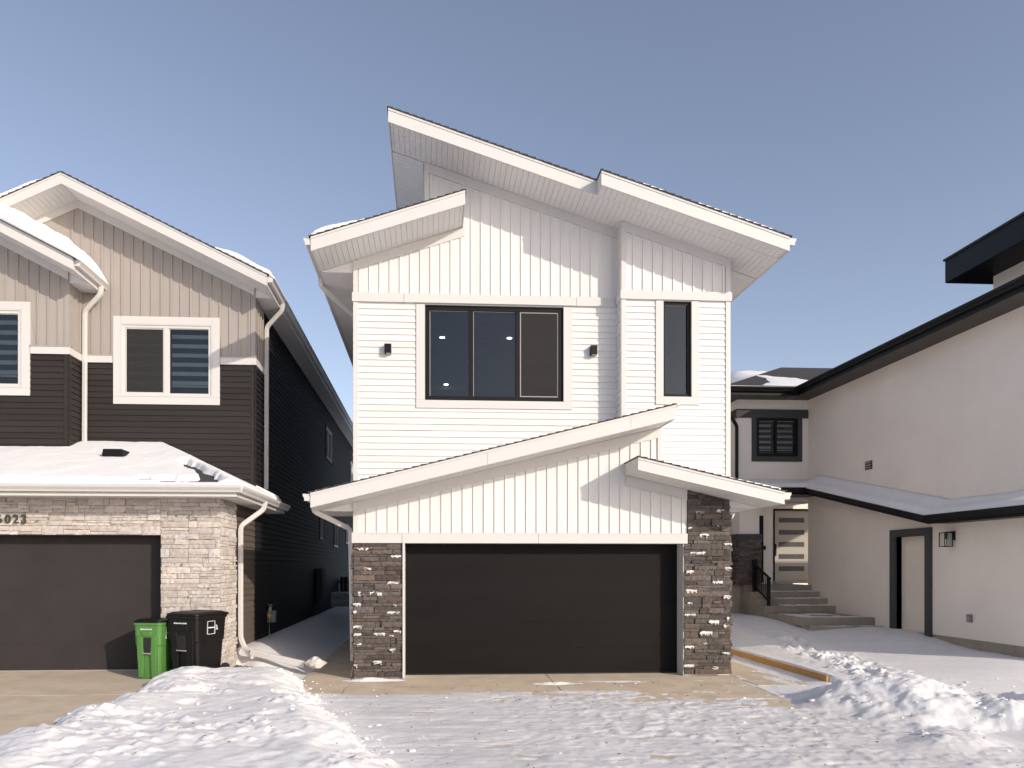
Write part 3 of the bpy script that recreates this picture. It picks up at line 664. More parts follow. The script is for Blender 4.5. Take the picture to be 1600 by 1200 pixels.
# garage door
gd = MB(); yd = YG+.31; fD = FY(yd)
seg = [gz1-.001, PZ(850, 890.7, yd-.0), PZ(850, 930, yd), PZ(850, 971, yd), PZ(850, 1012, yd), .02]
for a, b in zip(seg, seg[1:]):
    fD.box(gd, gx0-.03, gx1+.03, -.04, 0, b+.003, a-.003)
    fD.box(gd, gx0-.03, gx1+.03, -.035, -.005, b-.003, b+.003)
G = gd.build('garage_door', 'door_black', H)
ws = MB(); fD.box(ws, gx0, gx1, -.035, .006, .0, .022); ws.build('bottom_seal', 'rubber', G)
jb = MB(); jb.box(gx1-.008, gx1+.001, YG-.02, yd-.001, .0, gz1-.001); jb.box(gx0-.03, gx0+.006, YG-.065, yd-.001, 0, gz1-.003); jb.box(gx0, gx1, YG-.0, yd-.0, gz1-.001, gz1+.02)
jb.build('door_jamb', 'trim', G)
# roofs
rA, _ = shed(H, zA[2], zA[3], zA[0], zA[1], YFL, YL, YEND+.5, .225, low_wall=xrb, gut=False, fx=PX(932.5, YFL), high_wall=xtow-.03)
# forward part of the top roof over the projecting bay
xs_ = PX(932.5, YFL); mb = MB(); shingles(mb, zA[2]+.03, lineA(zA[2]+.03)+.231, xs_-.02, lineA(xs_-.02)+.231, YFR-.025, YFL+.05)
rA2 = mb.build('roof', 'shingle', H)
fa = MB(); zz = lineA; hF = .225
fa.prism([(xs_, YFR, zz(xs_)-.012), (zA[2], YFR, zz(zA[2])-.012), (zA[2], YFR, zz(zA[2])+hF), (xs_, YFR, zz(xs_)+hF)], (0, .02, 0))
fa.prism([(xs_, YFR-.012, zz(xs_)+hF-.035), (zA[2], YFR-.012, zz(zA[2])+hF-.035), (zA[2], YFR-.012, zz(zA[2])+hF+.004), (xs_, YFR-.012, zz(xs_)+hF+.004)], (0, .012, 0))
fa.prism([(xs_, YFR+.02, zz(xs_)-.012), (xs_+.02, YFR+.02, zz(xs_)-.012), (xs_+.02, YFR+.02, zz(xs_)+hF+.0), (xs_, YFR+.02, zz(xs_)+hF)], (0, YFL-YFR-.022, 0))
fa.prism([(zA[2], YFR+.02, zz(zA[2])-.012), (zA[2]-.02, YFR+.02, zz(zA[2])-.012), (zA[2]-.02, YFR+.02, zz(zA[2])+hF), (zA[2], YFR+.02, zz(zA[2])+hF)], (0, YFL-YFR-.0, 0))
fa.prism([(xs_+.02, YFR+.02, zz(xs_)+.02), (zA[2]-.02, YFR+.02, zz(zA[2])+.02), (zA[2]-.02, YFR+.02, zz(zA[2])+hF), (xs_+.02, YFR+.02, zz(xs_)+hF)], (0, YFL-YFR+.1, 0))
fa.build('fascia', 'trim', rA2)
so_ = MB(); strips(so_, (xs_+.022, YFR+.022, zz(xs_+.022)), (0, YFL-YFR-.001, 0), (zA[2]-xs_-.044, 0, lineA(zA[2]-.022)-lineA(xs_+.022)), .1); so_.build('soffit', 'soffit', rA2)
g = MB(); gutterY(g, zA[2]+.004, zA[3]+.1, YFR+.02, YEND, 1); g.build('gutter', 'trim', rA2)
rB, _ = shed(H, zB[0], zB[1], zB[2], zB[3], YFL-.001, YL, YL, .225, low_wall=None, gut=False)
xt2 = xtow+.02
mb = MB(); shingles(mb, zB[0]-.03, lineB(zB[0]-.03)+.231, xt2, lineB(xt2)+.231, YL+.002, YEND+.4)
rB2 = mb.build('roof', 'shingle', H)
c = MB(); c.prism([(zB[0]+.02, YL+.01, zB[1]+.02), (xt2, YL+.01, lineB(xt2)+.02), (xt2, YL+.01, lineB(xt2)+.225), (zB[0]+.02, YL+.01, zB[1]+.225)], (0, YEND-YL+.3, 0)); c.build('roof_deck', 'trim', rB2)
fa = MB(); fa.box(zB[0], zB[0]+.02, YL+.002, YEND+.35, zB[1]-.012, zB[1]+.225); fa.build('fascia', 'trim', rB2)
so_ = MB(); strips(so_, (zB[0]+.022, YL+.03, zB[1]-.002), (XLL-zB[0]-.022, 0, 0), (0, YEND-YL, 0), .1)
so_.prism([(zB[0]+.022, YL+.004, zB[1]-.004), (XLL, YL+.004, zB[1]-.004), (XLL, YL+.004, lineB(XLL)-.002)], (0, .02, 0)); so_.build('soffit', 'soffit', rB2)
g = MB(); gutterY(g, zB[0]-.004, zB[1]+.1, YFL+.02, YEND+.3, -1); g.build('gutter', 'trim', rB2)
rC, _ = shed(H, zC[0], zC[1], zC[2], zC[3], YFG, YG, YG+1.35, .225, low_wall=XL0, seams=(PX(762, YFG), PX(986, YFG)))
rD, _ = shed(H, zD[2], zD[3], zD[0], zD[1], YFG-.002, YG, YG+1.6, .2, low_wall=XR0)
# downspouts of the white house
yy = YG+.55
dspout(H, [(zC[0]-.05, YG-.2, zC[1]+.1), (zC[0]-.05, YG-.15, zC[1]-.02), (XL0-.10, YG+.42, zC[1]-.30), (XL0-.06, YG+.42, .25)], 'trim')
dspout(H, [(zB[0]-.05, YL+.55, zB[1]+.1), (zB[0]-.05, YL+.6, zB[1]-.05), (XLL-.08, YL+1.3, zB[1]-.42), (XLL-.06, YL+1.3, 3.7)], 'trim')
dspout(H, [(zD[2]-.03, YG+1.2, zD[3]+.08), (zD[2]-.08, YG+1.15, zD[3]-.08), (XR0+.06, YG+.85, zD[3]-.33), (XR0+.05, YG+.85, .3)], 'trim')
# windows
m1 = (PX(732.5, YL), PX(739.5, YL)); m2 = (PX(805.5, YL), PX(812.5, YL))
window(H, fL, wx0, wx1, wz0, wz1, .165, 'trim', .085, 'blackframe', (m1, m2), .06, 'glass', screen=(2,), back=False, trim_bot=.15, headtrim=False)
window(H, fB, nx0, nx1, nz0, nz1, .145, 'trim', .055, 'blackframe', (), .07, 'glass', back=False, trim_bot=.15, headtrim=False)
# room behind the big window
rm = MB(); x0, x1 = -1.1, 3.1; z0, z1 = 3.45, 7.03; y1 = YL+10
rm.box(x0-.1, x1+.1, y1, y1+.1, z0, z1); rm.box(x0-.1, x0, YL+.21, y1, z0, z1); rm.box(x1, x1+.1, YL+.21, y1, z0, z1); rm.box(x0-.1, x1+.1, YL+.21, y1, z0-.05, z0)
rm.box(x0-.1, x1+.1, YL+.21, YL+4.2, z1, z1+.06); rm.box(x0-.1, x1+.1, YL+4.2, YL+4.5, z1-.16, z1+.05); rm.box(x0-.1, x1+.1, YL+4.5, y1, z1-.02, z1+.05)
rm.box(x0, x1, YL+6.9, YL+6.93, z1-.12, z1-.03)
R_ = rm.build('room', 'inner', H)
def potlight(u, v, z, r=.055):
    sl_ = (CY-v)/FPX; w_ = (z-HC)/sl_; a = (u-CX)/FPX; Y = w_*(CO-a*SI); X = _r(u)*Y
    g = MB(); g.disc((X, Y, z-.012), (0, 0, 1), r, .01); g.build('ceiling_light', 'lit', R_)
potlight(691, 527, z1); potlight(796, 528, z1); potlight(697, 600.5, z1-.02, .06)
ch = MB(); cxp, cyp = PX(751, YL+2.2), YL+2.2
def ring(mb, c, r, t, n=28):
    R = []
    for k in range(n+1):
        a = 2*math.pi*k/n; d = (math.cos(a), math.sin(a))
        R.append([(c[0]+d[0]*(r+t*math.cos(q)), c[1]+d[1]*(r+t*math.cos(q)), c[2]+t*2*math.sin(q)) for q in (math.pi/2*j for j in range(4))])
    mb.rings(R, caps=False)
ch.disc((cxp, cyp-.7, z1-.06), (0, 0, 1), .10, .05); ring(ch, (cxp, cyp-.7, z1-.40), .29, .02); ring(ch, (cxp, cyp-.7, z1-.62), .20, .02)
for k in range(3): ch.tube([(cxp+.15*math.cos(k*2.1), cyp-.7+.15*math.sin(k*2.1), z1-.06), (cxp+.2*math.cos(k*2.1), cyp-.7+.2*math.sin(k*2.1), z1-.6)], .002, 5)
ch.build('pendant_lamp', 'innerdark', R_)
# room behind the narrow window
rm = MB(); x0, x1 = PX(1020, YB), PX(1100, YB); rm.box(x0-.24, x1+.1, YB+3, YB+3.1, 3.5, 7.3); rm.box(x0-.34, x0-.24, YB+.3, YB+3, 3.5, 7.3); rm.box(x1+.1, x1+.2, YB+.3, YB+3, 3.5, 7.3); rm.box(x0-.24, x1+.1, YB+.3, YB+3, 7.0, 7.1)
rm.prism([(x0-.24, YB+1.2, 4.8), (x1+.1, YB+1.2, 5.6), (x1+.1, YB+1.2, 5.7), (x0-.24, YB+1.2, 4.9)], (0, .05, 0))
rm.prism([(x0-.24, YB+1.5, 5.6), (x1+.1, YB+1.5, 6.4), (x1+.1, YB+1.5, 6.45), (x0-.24, YB+1.5, 5.65)], (0, .05, 0))
rm.build('stairwell', 'inner', H)
# wall lights
def wall_light(u, v):
    x, z = XZ(u, v, YL); L0 = MB(); fL.box(L0, x-.075, x+.075, .0, .022, z-.11, z+.1); b = L0.build('wall_light', 'litwhite', H)
    g = MB(); fL.box(g, x-.062, x+.062, .022, .13, z-.085, z+.085); g.build('lamp_body', 'black', b, bevel=.004)
    g = MB(); fL.box(g, x-.03, x+.045, .03, .12, z-.095, z-.0855); g.build('lamp_lens', 'screenframe', b)
wall_light(606.5, 547); wall_light(926, 549.5)
# gas meter on the left side of the white house
def gas_meter(par, x, y, z, s):
    g = MB(); g.box(x+s*.12-.09, x+s*.12+.09, y-.1, y+.1, z, z+.26); g.box(x+s*.12-.07, x+s*.12+.07, y-.115, y+.07, z+.03, z+.2)
    o = g.build('gas_meter', 'meter', par, bevel=.025)
    p = MB(); p.tube([(x+s*.1, y-.16, z-.45), (x+s*.1, y-.16, z+.34), (x+s*.1, y-.06, z+.36), (x+s*.1, y-.06, z+.25)], .016, 8)
    p.tube([(x+s*.1, y+.06, z+.25), (x+s*.1, y+.06, z+.34), (x+s*.1, y+.12, z+.38), (x, y+.12, z+.38)], .016, 8); p.build('pipe', 'metal', o)
    v = MB(); v.box(x+s*.1-.03, x+s*.1+.03, y-.2, y-.12, z+.12, z+.2); v.tube([(x+s*.1-.02, y-.23, z+.16), (x+s*.1+.05, y-.1, z+.15)], .018, 8); v.build('valve', 'yellow', o)
    r = MB(); r.disc((x+s*.1+.02, y+.13, z+.17), (.9, -.3, 0), .055, .06, 14); r.build('regulator', 'metal', o)
gas_meter(H, XL0, YG+1.35, .32, -1)
# ================================================================== LEFT GREY HOUSE
LH = thing('grey_house', (-6, 13, 0), 'taupe and charcoal sided house with pale stone garage and snowy roofs, at the left', 'house')
XS = PX(345, 13.0); Y2 = 15.46; Y3 = 14.9; LEND = 36.0
zg = .13; lx1 = PX(252, 13.0); lx0 = lx1-4.9; lz1 = PZ(100, 836, 13.0); XW = -10.7
fA, f2, f3, fS = FY(13.0), FY(Y2), FY(Y3), FXp(XS)
zsof = 3.13
core = MB()
for (a, b, c, d) in rects(XW, XS, 0, zsof+.1, [(lx0, lx1, -1, lz1)]): fA.box(core, a, b, -.35, -.002, c, d)
bz = PZ(160, 567, Y2); bz1 = PZ(160, 556.5, Y2)
w2 = (PX(190, Y2), PX(332, Y2), PZ(260, 620.5, Y2), PZ(260, 507.5, Y2))
X3 = PX(107, Y3)
w3 = (PX(35, Y3)-1.55, PX(35, Y3), PZ(35, 606, Y3), PZ(35, 484.5, Y3))
zap, xap = PZ(95.4, 285.6, 14.77), PX(95.4, 14.77); zev, xev = PZ(417, 445.5, 14.77), PX(417, 14.77)
lineR = lambda x: zev+(zap-zev)*(xev-x)/(xev-xap) if x > xap else zap-(zap-zev)*(xap-x)/(xev-xap)
for (a, b, c, d) in rects(XW, XS, 3.0, 7.2, [w2]): f2.box(core, a, b, -.2, -.002, c, d)
xl_ = xap-(XS-xap)
core.prism([(xl_, Y2+.002, 7.2), (XS, Y2+.002, 7.2), (XS, Y2+.002, lineR(XS)+.02), (xap, Y2+.002, zap+.02), (xl_, Y2+.002, lineR(XS)+.02)], (0, .2, 0))
for (a, b, c, d) in rects(-10.6, X3, 3.2, 7.2, [w3]): f3.box(core, a, b, -.2, -.002, c, d)
x3e = PX(114, 14.2); z3e = PZ(114, 420, 14.2); sl3 = .51; x3a = -9.15
line3 = lambda x: z3e+sl3*(x3e-x) if x > x3a else z3e+sl3*(x3e-x3a)-sl3*(x3a-x)
core.prism([(-10.6, Y3+.002, 7.2), (X3, Y3+.002, 7.2), (X3, Y3+.002, line3(X3)), (x3a, Y3+.002, line3(x3a)), (-10.6, Y3+.002, line3(-10.6))], (0, .2, 0))
core.box(X3-.2, X3-.002, Y3+.2, Y2+.1, 3.2, 7.6)
swin = []   # side windows: (y0,y1,z0,z1)
for (ua, ub, va, vb) in ((508.5, 519, 664, 714), (546.8, 552, 719, 752), (499, 504.8, 801, 842), (521, 528.6, 810, 854), (540, 544.8, 818, 849)):
    ya, yb = YZ(ua, va, XS)[0], YZ(ub, va, XS)[0]; swin.append((ya, yb, YZ(ua, vb, XS)[1], YZ(ua, va, XS)[1]))
for (a, b, c, d) in rects(Y2+.2, LEND, 0.3, zev+.05, swin): fS.box(core, a, b, -.2, -.002, c, d)
fS.box(core, 13.35, Y2+.2, -.2, -.002, .0, zsof+.3)
core.box(XW+.002, XS-.2, LEND-.2, LEND, 0, 7.4); core.box(XW, XW+.2, 13.4, LEND, 0, 7.4); core.box(XW+.2, XS-.2, Y2+.3, LEND-.3, 7.3, 7.4)
core.build('wall', 'tan', LH)
lp = MB(); lap(lp, f2, XW, XS-.08, 3.2, bz, [(w2[0]-.15, w2[1]+.15, w2[2]-.15, w2[3]+.15)], ref=bz)
lap(lp, f3, -10.6, X3-.08, 3.2, PZ(80, 551, Y3), [(w3[0]-.15, w3[1]+.15, w3[2]-.15, w3[3]+.15)], ref=bz)
FB3 = FXp(X3); lap(lp, FB3, Y3+.07, Y2, 3.2, bz, [], ref=bz)
ytan = PX(1, 1)*0+XS/_r(412)
hs_ = [(a-.06, b+.06, c-.06, d+.06) for a, b, c, d in swin]
lp.build('lap_siding', 'dark', LH); lp = MB(); lap(lp, fS, 13.95, Y2-.03, .42, 3.25, [], ref=bz); lp.build('lap_siding', 'sun_patch', LH, label='siding beside the stone corner, coloured lighter brown as a painted sun patch')
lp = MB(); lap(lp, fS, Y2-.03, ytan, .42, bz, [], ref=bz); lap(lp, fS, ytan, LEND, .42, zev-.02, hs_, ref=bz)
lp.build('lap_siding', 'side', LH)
cp = MB()
f2.box(cp, XS-.08, XS+.014, -.002, .022, 3.2, bz); fS.box(cp, Y2-.022, Y2+.07, .0, .022, 3.2, bz)
cp.build('corner_post', 'dark', LH); cp = MB()
f3.box(cp, X3-.08, X3+.014, -.002, .022, 3.2, bz); FB3.box(cp, Y3-.022, Y3+.07, .0, .022, 3.2, bz); cp.build('corner_post', 'dark', LH)
bb = MB(); b3 = MB(); pt = .197
bnb(bb, f2, X3-.2, XS-.07, lambda u: (w2[3]+.15) if w2[0]-.15 < u < w2[1]+.15 else bz1+.03, lambda x: lineR(x)-.16, pt, .042, .028)
bnb(b3, f3, -10.6, X3-.07, lambda u: (w3[3]+.15) if w3[0]-.15 < u < w3[1]+.15 else bz1+.03, lambda x: line3(x)-.16, pt, .042, .028)
bnb(b3, FB3, Y3+.07, Y2, bz1+.03, lambda y: z3e-.01, pt, .042, .028); bnb(bb, fS, Y2+.07, ytan-.01, bz1+.03, lambda y: zev-.01, pt, .042, .028)
f2.box(bb, XS-.07, XS+.014, -.002, .024, bz1+.03, lineR(XS)-.0); fS.box(bb, Y2-.022, Y2+.07, .0, .024, bz1+.03, zev-.01)
f3.box(b3, X3-.07, X3+.014, -.002, .024, bz1+.03, line3(X3)-.0); FB3.box(b3, Y3-.022, Y3+.07, .0, .024, bz1+.03, z3e-.01)
f2.box(bb, X3, w2[0]-.157, .0, .052, bz1, bz1+.03); f2.box(bb, w2[1]+.157, XS+.04, .0, .052, bz1, bz1+.03); bb.build('board_siding', 'tan', LH)
f3.box(b3, w3[1]+.157, X3+.04, 0, .052, bz1, bz1+.03); b3.build('board_siding', 'tan', LH)
tr = MB()
f2.box(tr, X3-.2, w2[0]-.17, -.002, .045, bz, bz1); f2.box(tr, w2[1]+.17, XS+.045, -.002, .045, bz, bz1); fS.box(tr, Y2+.0, ytan, .0, .044, bz, bz1)
f3.box(tr, w3[1]+.17, X3+.045, -.002, .045, bz, bz1); FB3.box(tr, Y3, Y2-.05, 0, .044, bz, bz1)
def sl2(f, x0, x1, fn, d): tr.prism([f.p(x0, 0, fn(x0)-.16), f.p(x1, 0, fn(x1)-.16), f.p(x1, 0, fn(x1)-.001), f.p(x0, 0, fn(x0)-.001)], f.n*d)
sl2(f2, xap, XS, lineR, .028); sl2(f2, xl_, xap, lineR, .027); sl2(f3, x3a, X3, line3, .028); sl2(f3, -10.6, x3a, line3, .027)
tr.build('trim', 'trim', LH)
window(LH, f2, w2[0], w2[1], w2[2], w2[3], .155, 'trim', .075, 'trim', ((PX(256.5, Y2), PX(264, Y2)),), .03, 'glass', screen=(0,), blinds=7)
window(LH, f3, w3[0], w3[1], w3[2], w3[3], .155, 'trim', .075, 'trim', (), .03, 'glass', blinds=7)
for (a, b, c, d) in swin: window(LH, fS, a, b, c, d, .05, 'side', .07, 'trim' , (((a+b)/2-.03, (a+b)/2+.03),), .05, 'glass')
# stone
st = MB(); hs2 = (.07, .09, .11, .13, .16)
for (a, b, c, d) in rects(XW, XS, zg, zsof, [(lx0, lx1, -1, lz1+.0)]): ledge(st, fA, a, b, c, d, int(abs(a*97)), hs=hs2, dmax=.05)
ledge(st, fS, 12.98, 13.93, .1, zsof-.01, 77, hs=hs2, dmax=.05)
st.build('stone_veneer', 'stone_light', LH)
mo = MB()
for (a, b, c, d) in rects(XW, XS, zg, zsof, [(lx0, lx1, -1, lz1+.0)]): fA.box(mo, a, b, -.001, .008, c, d)
fS.box(mo, 13.0, 13.93, -.001, .008, .1, zsof-.01); mo.build('mortar', 'mortar_l', LH)
fo = MB(); fS.box(fo, 13.93, LEND, -.2, -.012, -.1, .45); fo.build('foundation', 'concrete_c', LH)
# garage door
gd = MB(); yd = 13.26; fD = FY(yd); hsz = (lz1-zg-.02)/5
for k in range(5):
    fD.box(gd, lx0-.02, lx1+.02, -.04, 0, zg+.02+k*hsz+.0015, zg+.02+(k+1)*hsz-.0015); fD.box(gd, lx0-.02, lx1+.02, -.035, -.004, zg+.02+k*hsz-.0016, zg+.02+k*hsz+.0016)
G = gd.build('garage_door', 'door_grey', LH)
jb = MB(); jb.box(lx1-.005, lx1+.01, 12.98, yd-.002, zg, lz1-.001); jb.box(lx0-.01, lx0+.005, 12.98, yd-.002, zg, lz1-.001); jb.box(lx0, lx1, 12.97, yd-.002, lz1-.001, lz1+.012); jb.build('door_jamb', 'stucco_trim', G)
ws = MB(); fD.box(ws, lx0, lx1, -.03, .012, zg-.0, zg+.02); ws.build('bottom_seal', 'screenframe', G)
# house number
def text_mesh(txt, size, name, m, par, f, u, z, d, ext=.012, sp=1.0, font_shear=0.):
    cu = bpy.data.curves.new(name, 'FONT'); cu.body = txt; cu.size = size; cu.extrude = ext; cu.space_character = sp; cu.shear = font_shear; cu.offset = .002
    o = bpy.data.objects.new(name, cu); C.objects.link(o); dg = bpy.context.evaluated_depsgraph_get()
    me = bpy.data.meshes.new_from_object(o.evaluated_get(dg)); bpy.data.objects.remove(o); me.materials.clear(); me.materials.append(M[m])
    off = Vector((0, 0, 0)); p = par
    while p is not None: off += p.location; p = p.parent
    P = f.p(u, d, z)-off; mt = Matrix((( f.u.x, 0, f.n.x, P.x), (f.u.y, 0, f.n.y, P.y), (0, 1, 0, P.z), (0, 0, 0, 1))); me.transform(mt)
    r = bpy.data.objects.new(name, me); C.objects.link(r); r.parent = par; return r
for k, (ch_, ua) in enumerate((('6', -6.5), ('0', 7), ('2', 19.5), ('3', 32))):
    x, z = XZ(ua, 817.2, 12.92); text_mesh(ch_, .205, 'house_number', 'number', LH, FY(13.0), x, z, .075, .012)
# roofs of the grey house: main gable
def gable(par, xa, za, xe, ze, yf, yw, yk, wallx, hF, left=True, lowonly=False, y_side=None):
    out = []
    for s in ((1, -1) if left else (1,)):
        xe_ = xe if s == 1 else xa-(xe-xa); zz = lambda x: za+(ze-za)*abs(x-xa)/abs(xe-xa)
        mb = MB(); shingles(mb, xe_+s*.03, zz(xe_+s*.03)+hF+.006, xa, za+hF+.006, yf-.025, yk)
        r = mb.build('roof', 'shingle', par); out.append(r)
        c = MB(); c.prism([(xe_-s*.02, yf+.02, zz(xe_-s*.02)+.02), (xa, yf+.02, za+.02), (xa, yf+.02, za+hF), (xe_-s*.02, yf+.02, zz(xe_-s*.02)+hF)], (0, yk-yf-.03, 0)); c.build('roof_deck', 'trim', r)
        fa = MB(); fa.prism([(xe_, yf, zz(xe_)-.012), (xa, yf, za-.012), (xa, yf, za+hF), (xe_, yf, zz(xe_)+hF)], (0, .02, 0))
        fa.prism([(xe_, yf-.012, zz(xe_)+hF-.035), (xa, yf-.012, za+hF-.035), (xa, yf-.012, za+hF+.004), (xe_, yf-.012, zz(xe_)+hF+.004)], (0, .012, 0))
        fa.prism([(xe_-s*.02, yf+.022, ze-.012), (xe_, yf+.022, ze-.012), (xe_, yf+.022, ze+hF), (xe_-s*.02, yf+.022, ze+hF)], (0, yk-yf-.03, 0)); fa.build('fascia', 'trim', r)
        wx = wallx if s == 1 else xa-(wallx-xa)
        so_ = MB(); strips(so_, (xe_-s*.022, yf+.022, ze), (0, yw-yf-.025, 0), (xa-xe_+s*.024, 0, za-ze), .1)
        strips(so_, (xe_-s*.022, yw+.03, ze-.002), (wx-xe_+s*.022, 0, 0), (0, yk-yw-.05, 0), .1)
        so_.prism([(xe_-s*.022, yw+.004, ze-.004), (wx, yw+.004, ze-.004), (wx, yw+.004, zz(wx)-.002)], (0, .02, 0)); so_.build('soffit', 'soffit', r)
        g = MB(); gutterY(g, xe_+s*.004, ze+hF-.125, yf+.05, yk, s); g.build('gutter', 'trim', r)
    return out
gable(LH, xap, zap, xev, zev, 14.77, Y2, LEND+.4, XS, .20)
gable(LH, x3a, line3(x3a), x3e, z3e, 14.2, Y3, Y2-.002, X3, .20)
# hip roof over the garage
ex, ey, ez = -3.22, 12.44, zsof; hF = .17; top = 4.42; xh = -5.5; yb_ = 16.45
hp = MB(); o_ = .03; zt = ez+hF+.01
hp.face([(XW-.5, ey-o_, zt), (ex+o_, ey-o_, zt), (xh, Y2, top), (XW-.5, Y2, top)])
hp.face([(ex+o_, ey-o_, zt), (ex+o_, yb_, zt), (XS-.05, yb_, zt+.2), (XS-.05, Y2, zt+.22), (xh, Y2, top)])
hp.face([(XW-.5, ey-o_, zt-.015), (ex+o_, ey-o_, zt-.015), (ex+o_, yb_, zt-.015), (XW-.5, yb_, zt-.015)])
for a, b in (((XW-.5, ey-o_), (ex+o_, ey-o_)), ((ex+o_, ey-o_), (ex+o_, yb_))): hp.face([(a[0], a[1], zt-.015), (b[0], b[1], zt-.015), (b[0], b[1], zt), (a[0], a[1], zt)])
r = hp.build('garage_roof', 'shingle', LH, recalc=False)
fa = MB(); fa.box(XW-.5, ex, ey, ey+.02, ez-.012, ez+hF-.006); fa.box(ex-.02, ex, ey+.02, yb_, ez-.012, ez+hF-.006); fa.box(XS-.0, ex-.02, yb_-.02, yb_, ez-.012, ez+hF+.0)
fa.box(XW-.5, ex+.012, ey-.012, ey, ez-.012, ez+.025); fa.box(ex, ex+.012, ey, yb_, ez-.012, ez+.025); fa.build('fascia', 'trim', r)
so_ = MB(); strips(so_, (XW-.5, ey+.022, ez), (0, 13.0-ey-.025, 0), (ex-XW+.48, 0, 0), .1); strips(so_, (XS, 13.0, ez-.001), (ex-XS-.02, 0, 0), (0, yb_-13.0-.02, 0), .1); so_.build('soffit', 'soffit', r)
g = MB(); gutterX(g, ey-.004, ez+.055, XW-.5, ex+.10); gutterY(g, ex+.004, ez+.055, ey-.0, yb_+.1, 1); g.build('gutter', 'trim', r)
# roof vent
vt = MB(); vx, vz = XZ(181, 709, 14.1); vt.prism([(vx-.2, 13.95, vz-.06), (vx+.2, 13.95, vz-.06), (vx+.17, 13.95, vz+.07), (vx-.17, 13.95, vz+.07)], (0, .35, 0)); vt.build('roof_vent', 'black', LH, bevel=.01)
# downspouts
xg_ = ex+.06
y1_, _z = YZ(411, 783, xg_)
xd = XS+.09
yA = 13.98
dspout(LH, [(xg_, yA+.35, ez+.06), (xg_-.01, yA+.3, ez-.08), (xd, yA, ez-.42), (xd, yA, .62), (xd+.10, yA-.05, .42), (xd+.28, yA-.25, .30), (xd+1.35, yA-1.05, .18)][:6], 'trim')
dspout(LH, [(xd+.24, yA-.2, .38), (xd+1.0, yA-.35, .22), (xd+1.25, yA-.38, .17)], 'trim', rect=(.12, .09), name='downspout_extension')
dspout(LH, [(xev+.06, Y2+.55, zev+.08), (xev+.05, Y2+.58, zev-.06), (XS+.09, Y2+.72, zev-.38), (XS+.08, Y2+.72, zt+.32)], 'trim')
dspout(LH, [(x3e+.06, 15.25, z3e+.08), (x3e+.05, 15.25, z3e-.08), (X3+.10, Y2-.09, z3e-.40), (X3+.09, Y2-.09, 4.42)], 'trim')
gas_meter(LH, XS, 16.55, .72, 1)
eb = MB(); ye_ = XS/_r(497); fS.box(eb, ye_-.5, ye_+.2, .016, .2, .9, 1.9); eb.build('meter_box', 'woodfence', LH)
# snow on the roofs
def roofsnow(name, xs, ys, base, thick, label):
    X, Y = np.meshgrid(xs, ys); B = base(X, Y); T = thick(X, Y); nx, ny = len(xs), len(ys); mb = MB()
    top_ = np.stack([X, Y, B+T], -1).reshape(-1, 3); bot = np.stack([X, Y, B-.015+0*T], -1).reshape(-1, 3)
    mb.v = [tuple(p) for p in top_]+[tuple(p) for p in bot]; n = nx*ny; Tm = T.reshape(-1)
    for j in range(ny-1):
        for i in range(nx-1):
            q = j*nx+i; mb.f.append([q, q+1, q+nx+1, q+nx]); mb.f.append([n+q, n+q+nx, n+q+nx+1, n+q+1])
    for i in range(nx-1): mb.f += [[i, n+i, n+i+1, i+1], [(ny-1)*nx+i, (ny-1)*nx+i+1, n+(ny-1)*nx+i+1, n+(ny-1)*nx+i]]
    for j in range(ny-1): mb.f += [[j*nx, (j+1)*nx, n+(j+1)*nx, n+j*nx], [j*nx+nx-1, n+j*nx+nx-1, n+(j+1)*nx+nx-1, (j+1)*nx+nx-1]]
    mb.t = [(.5, 0, 0)]*len(mb.f)
    o = mb.build(name, 'snow', smooth=True, kind='stuff'); return tag(o, label, 'snow')
def hipz(x, y):
    a = zt+(top-zt)*(y-(ey-o_))/(Y2-ey+o_); b = zt+(top-zt)*((ex+o_)-x)/((ex+o_)-xh)
    return np.minimum(a, b)
def hips(x, y):
    t = .10+.05*(fbm(x, y, 1.2, 2, 4)-.5)+.015*(fbm(x, y, 6, 4, 3)-.5)
    a = (y-(ey-o_)); b = (ex+o_-x); hipd = (a*(ex+o_-xh)/(Y2-ey+o_)-b)
    n = fbm(x, y, 3.5, 5, 5, .6)-.5
    bare = np.exp(-((hipd+.28)/.20)**2)*ss(y, 12.35, 12.6)*(1-ss(y, 13.6, 14.2))+np.exp(-((y-12.55)/.10)**2)*ss(x, -5.2, -4.6)*(1-ss(x, -3.9, -3.5))
    t = np.where(bare+n*.9 > .52, -.02, t)
    return t*ss(a, -.01, .12)*ss(b, -.02, .12)*(1-.0*x)
roofsnow('roof_snow', np.linspace(XW-.5, ex+.05, 190), np.linspace(ey-.02, Y2-.02, 90), hipz, hips, 'smooth blanket of snow on the low garage roof of the grey house')
roofsnow('roof_snow', np.linspace(XS+.03, ex+.06, 12), np.linspace(Y2-.02, yb_, 22), lambda x, y: zt+(ex+o_-x)*.5, lambda x, y: .13*ss(yb_-y, .0, .6)*ss(ex+.08-x, 0, .1), 'short strip of snow on the side eave behind the pale stone corner')
nz = lambda x, y, s, q: fbm(x, y, s, q, 4)-.5
roofsnow('roof_snow', np.linspace(-9.1, x3e+.13, 110), np.linspace(14.13, Y2-.03, 50), lambda x, y: z3e+sl3*(x3e-x)+.235,
         lambda x, y: (.35+.16*nz(x, y, 1.5, 1)+.10*nz(x, y, 6, 2))*(ss(y, 14.10, 14.40)**.5)*ss(x3e+.15-x, 0, .35)**.6, 'thick rounded snow roll on the left bay roof of the grey house')
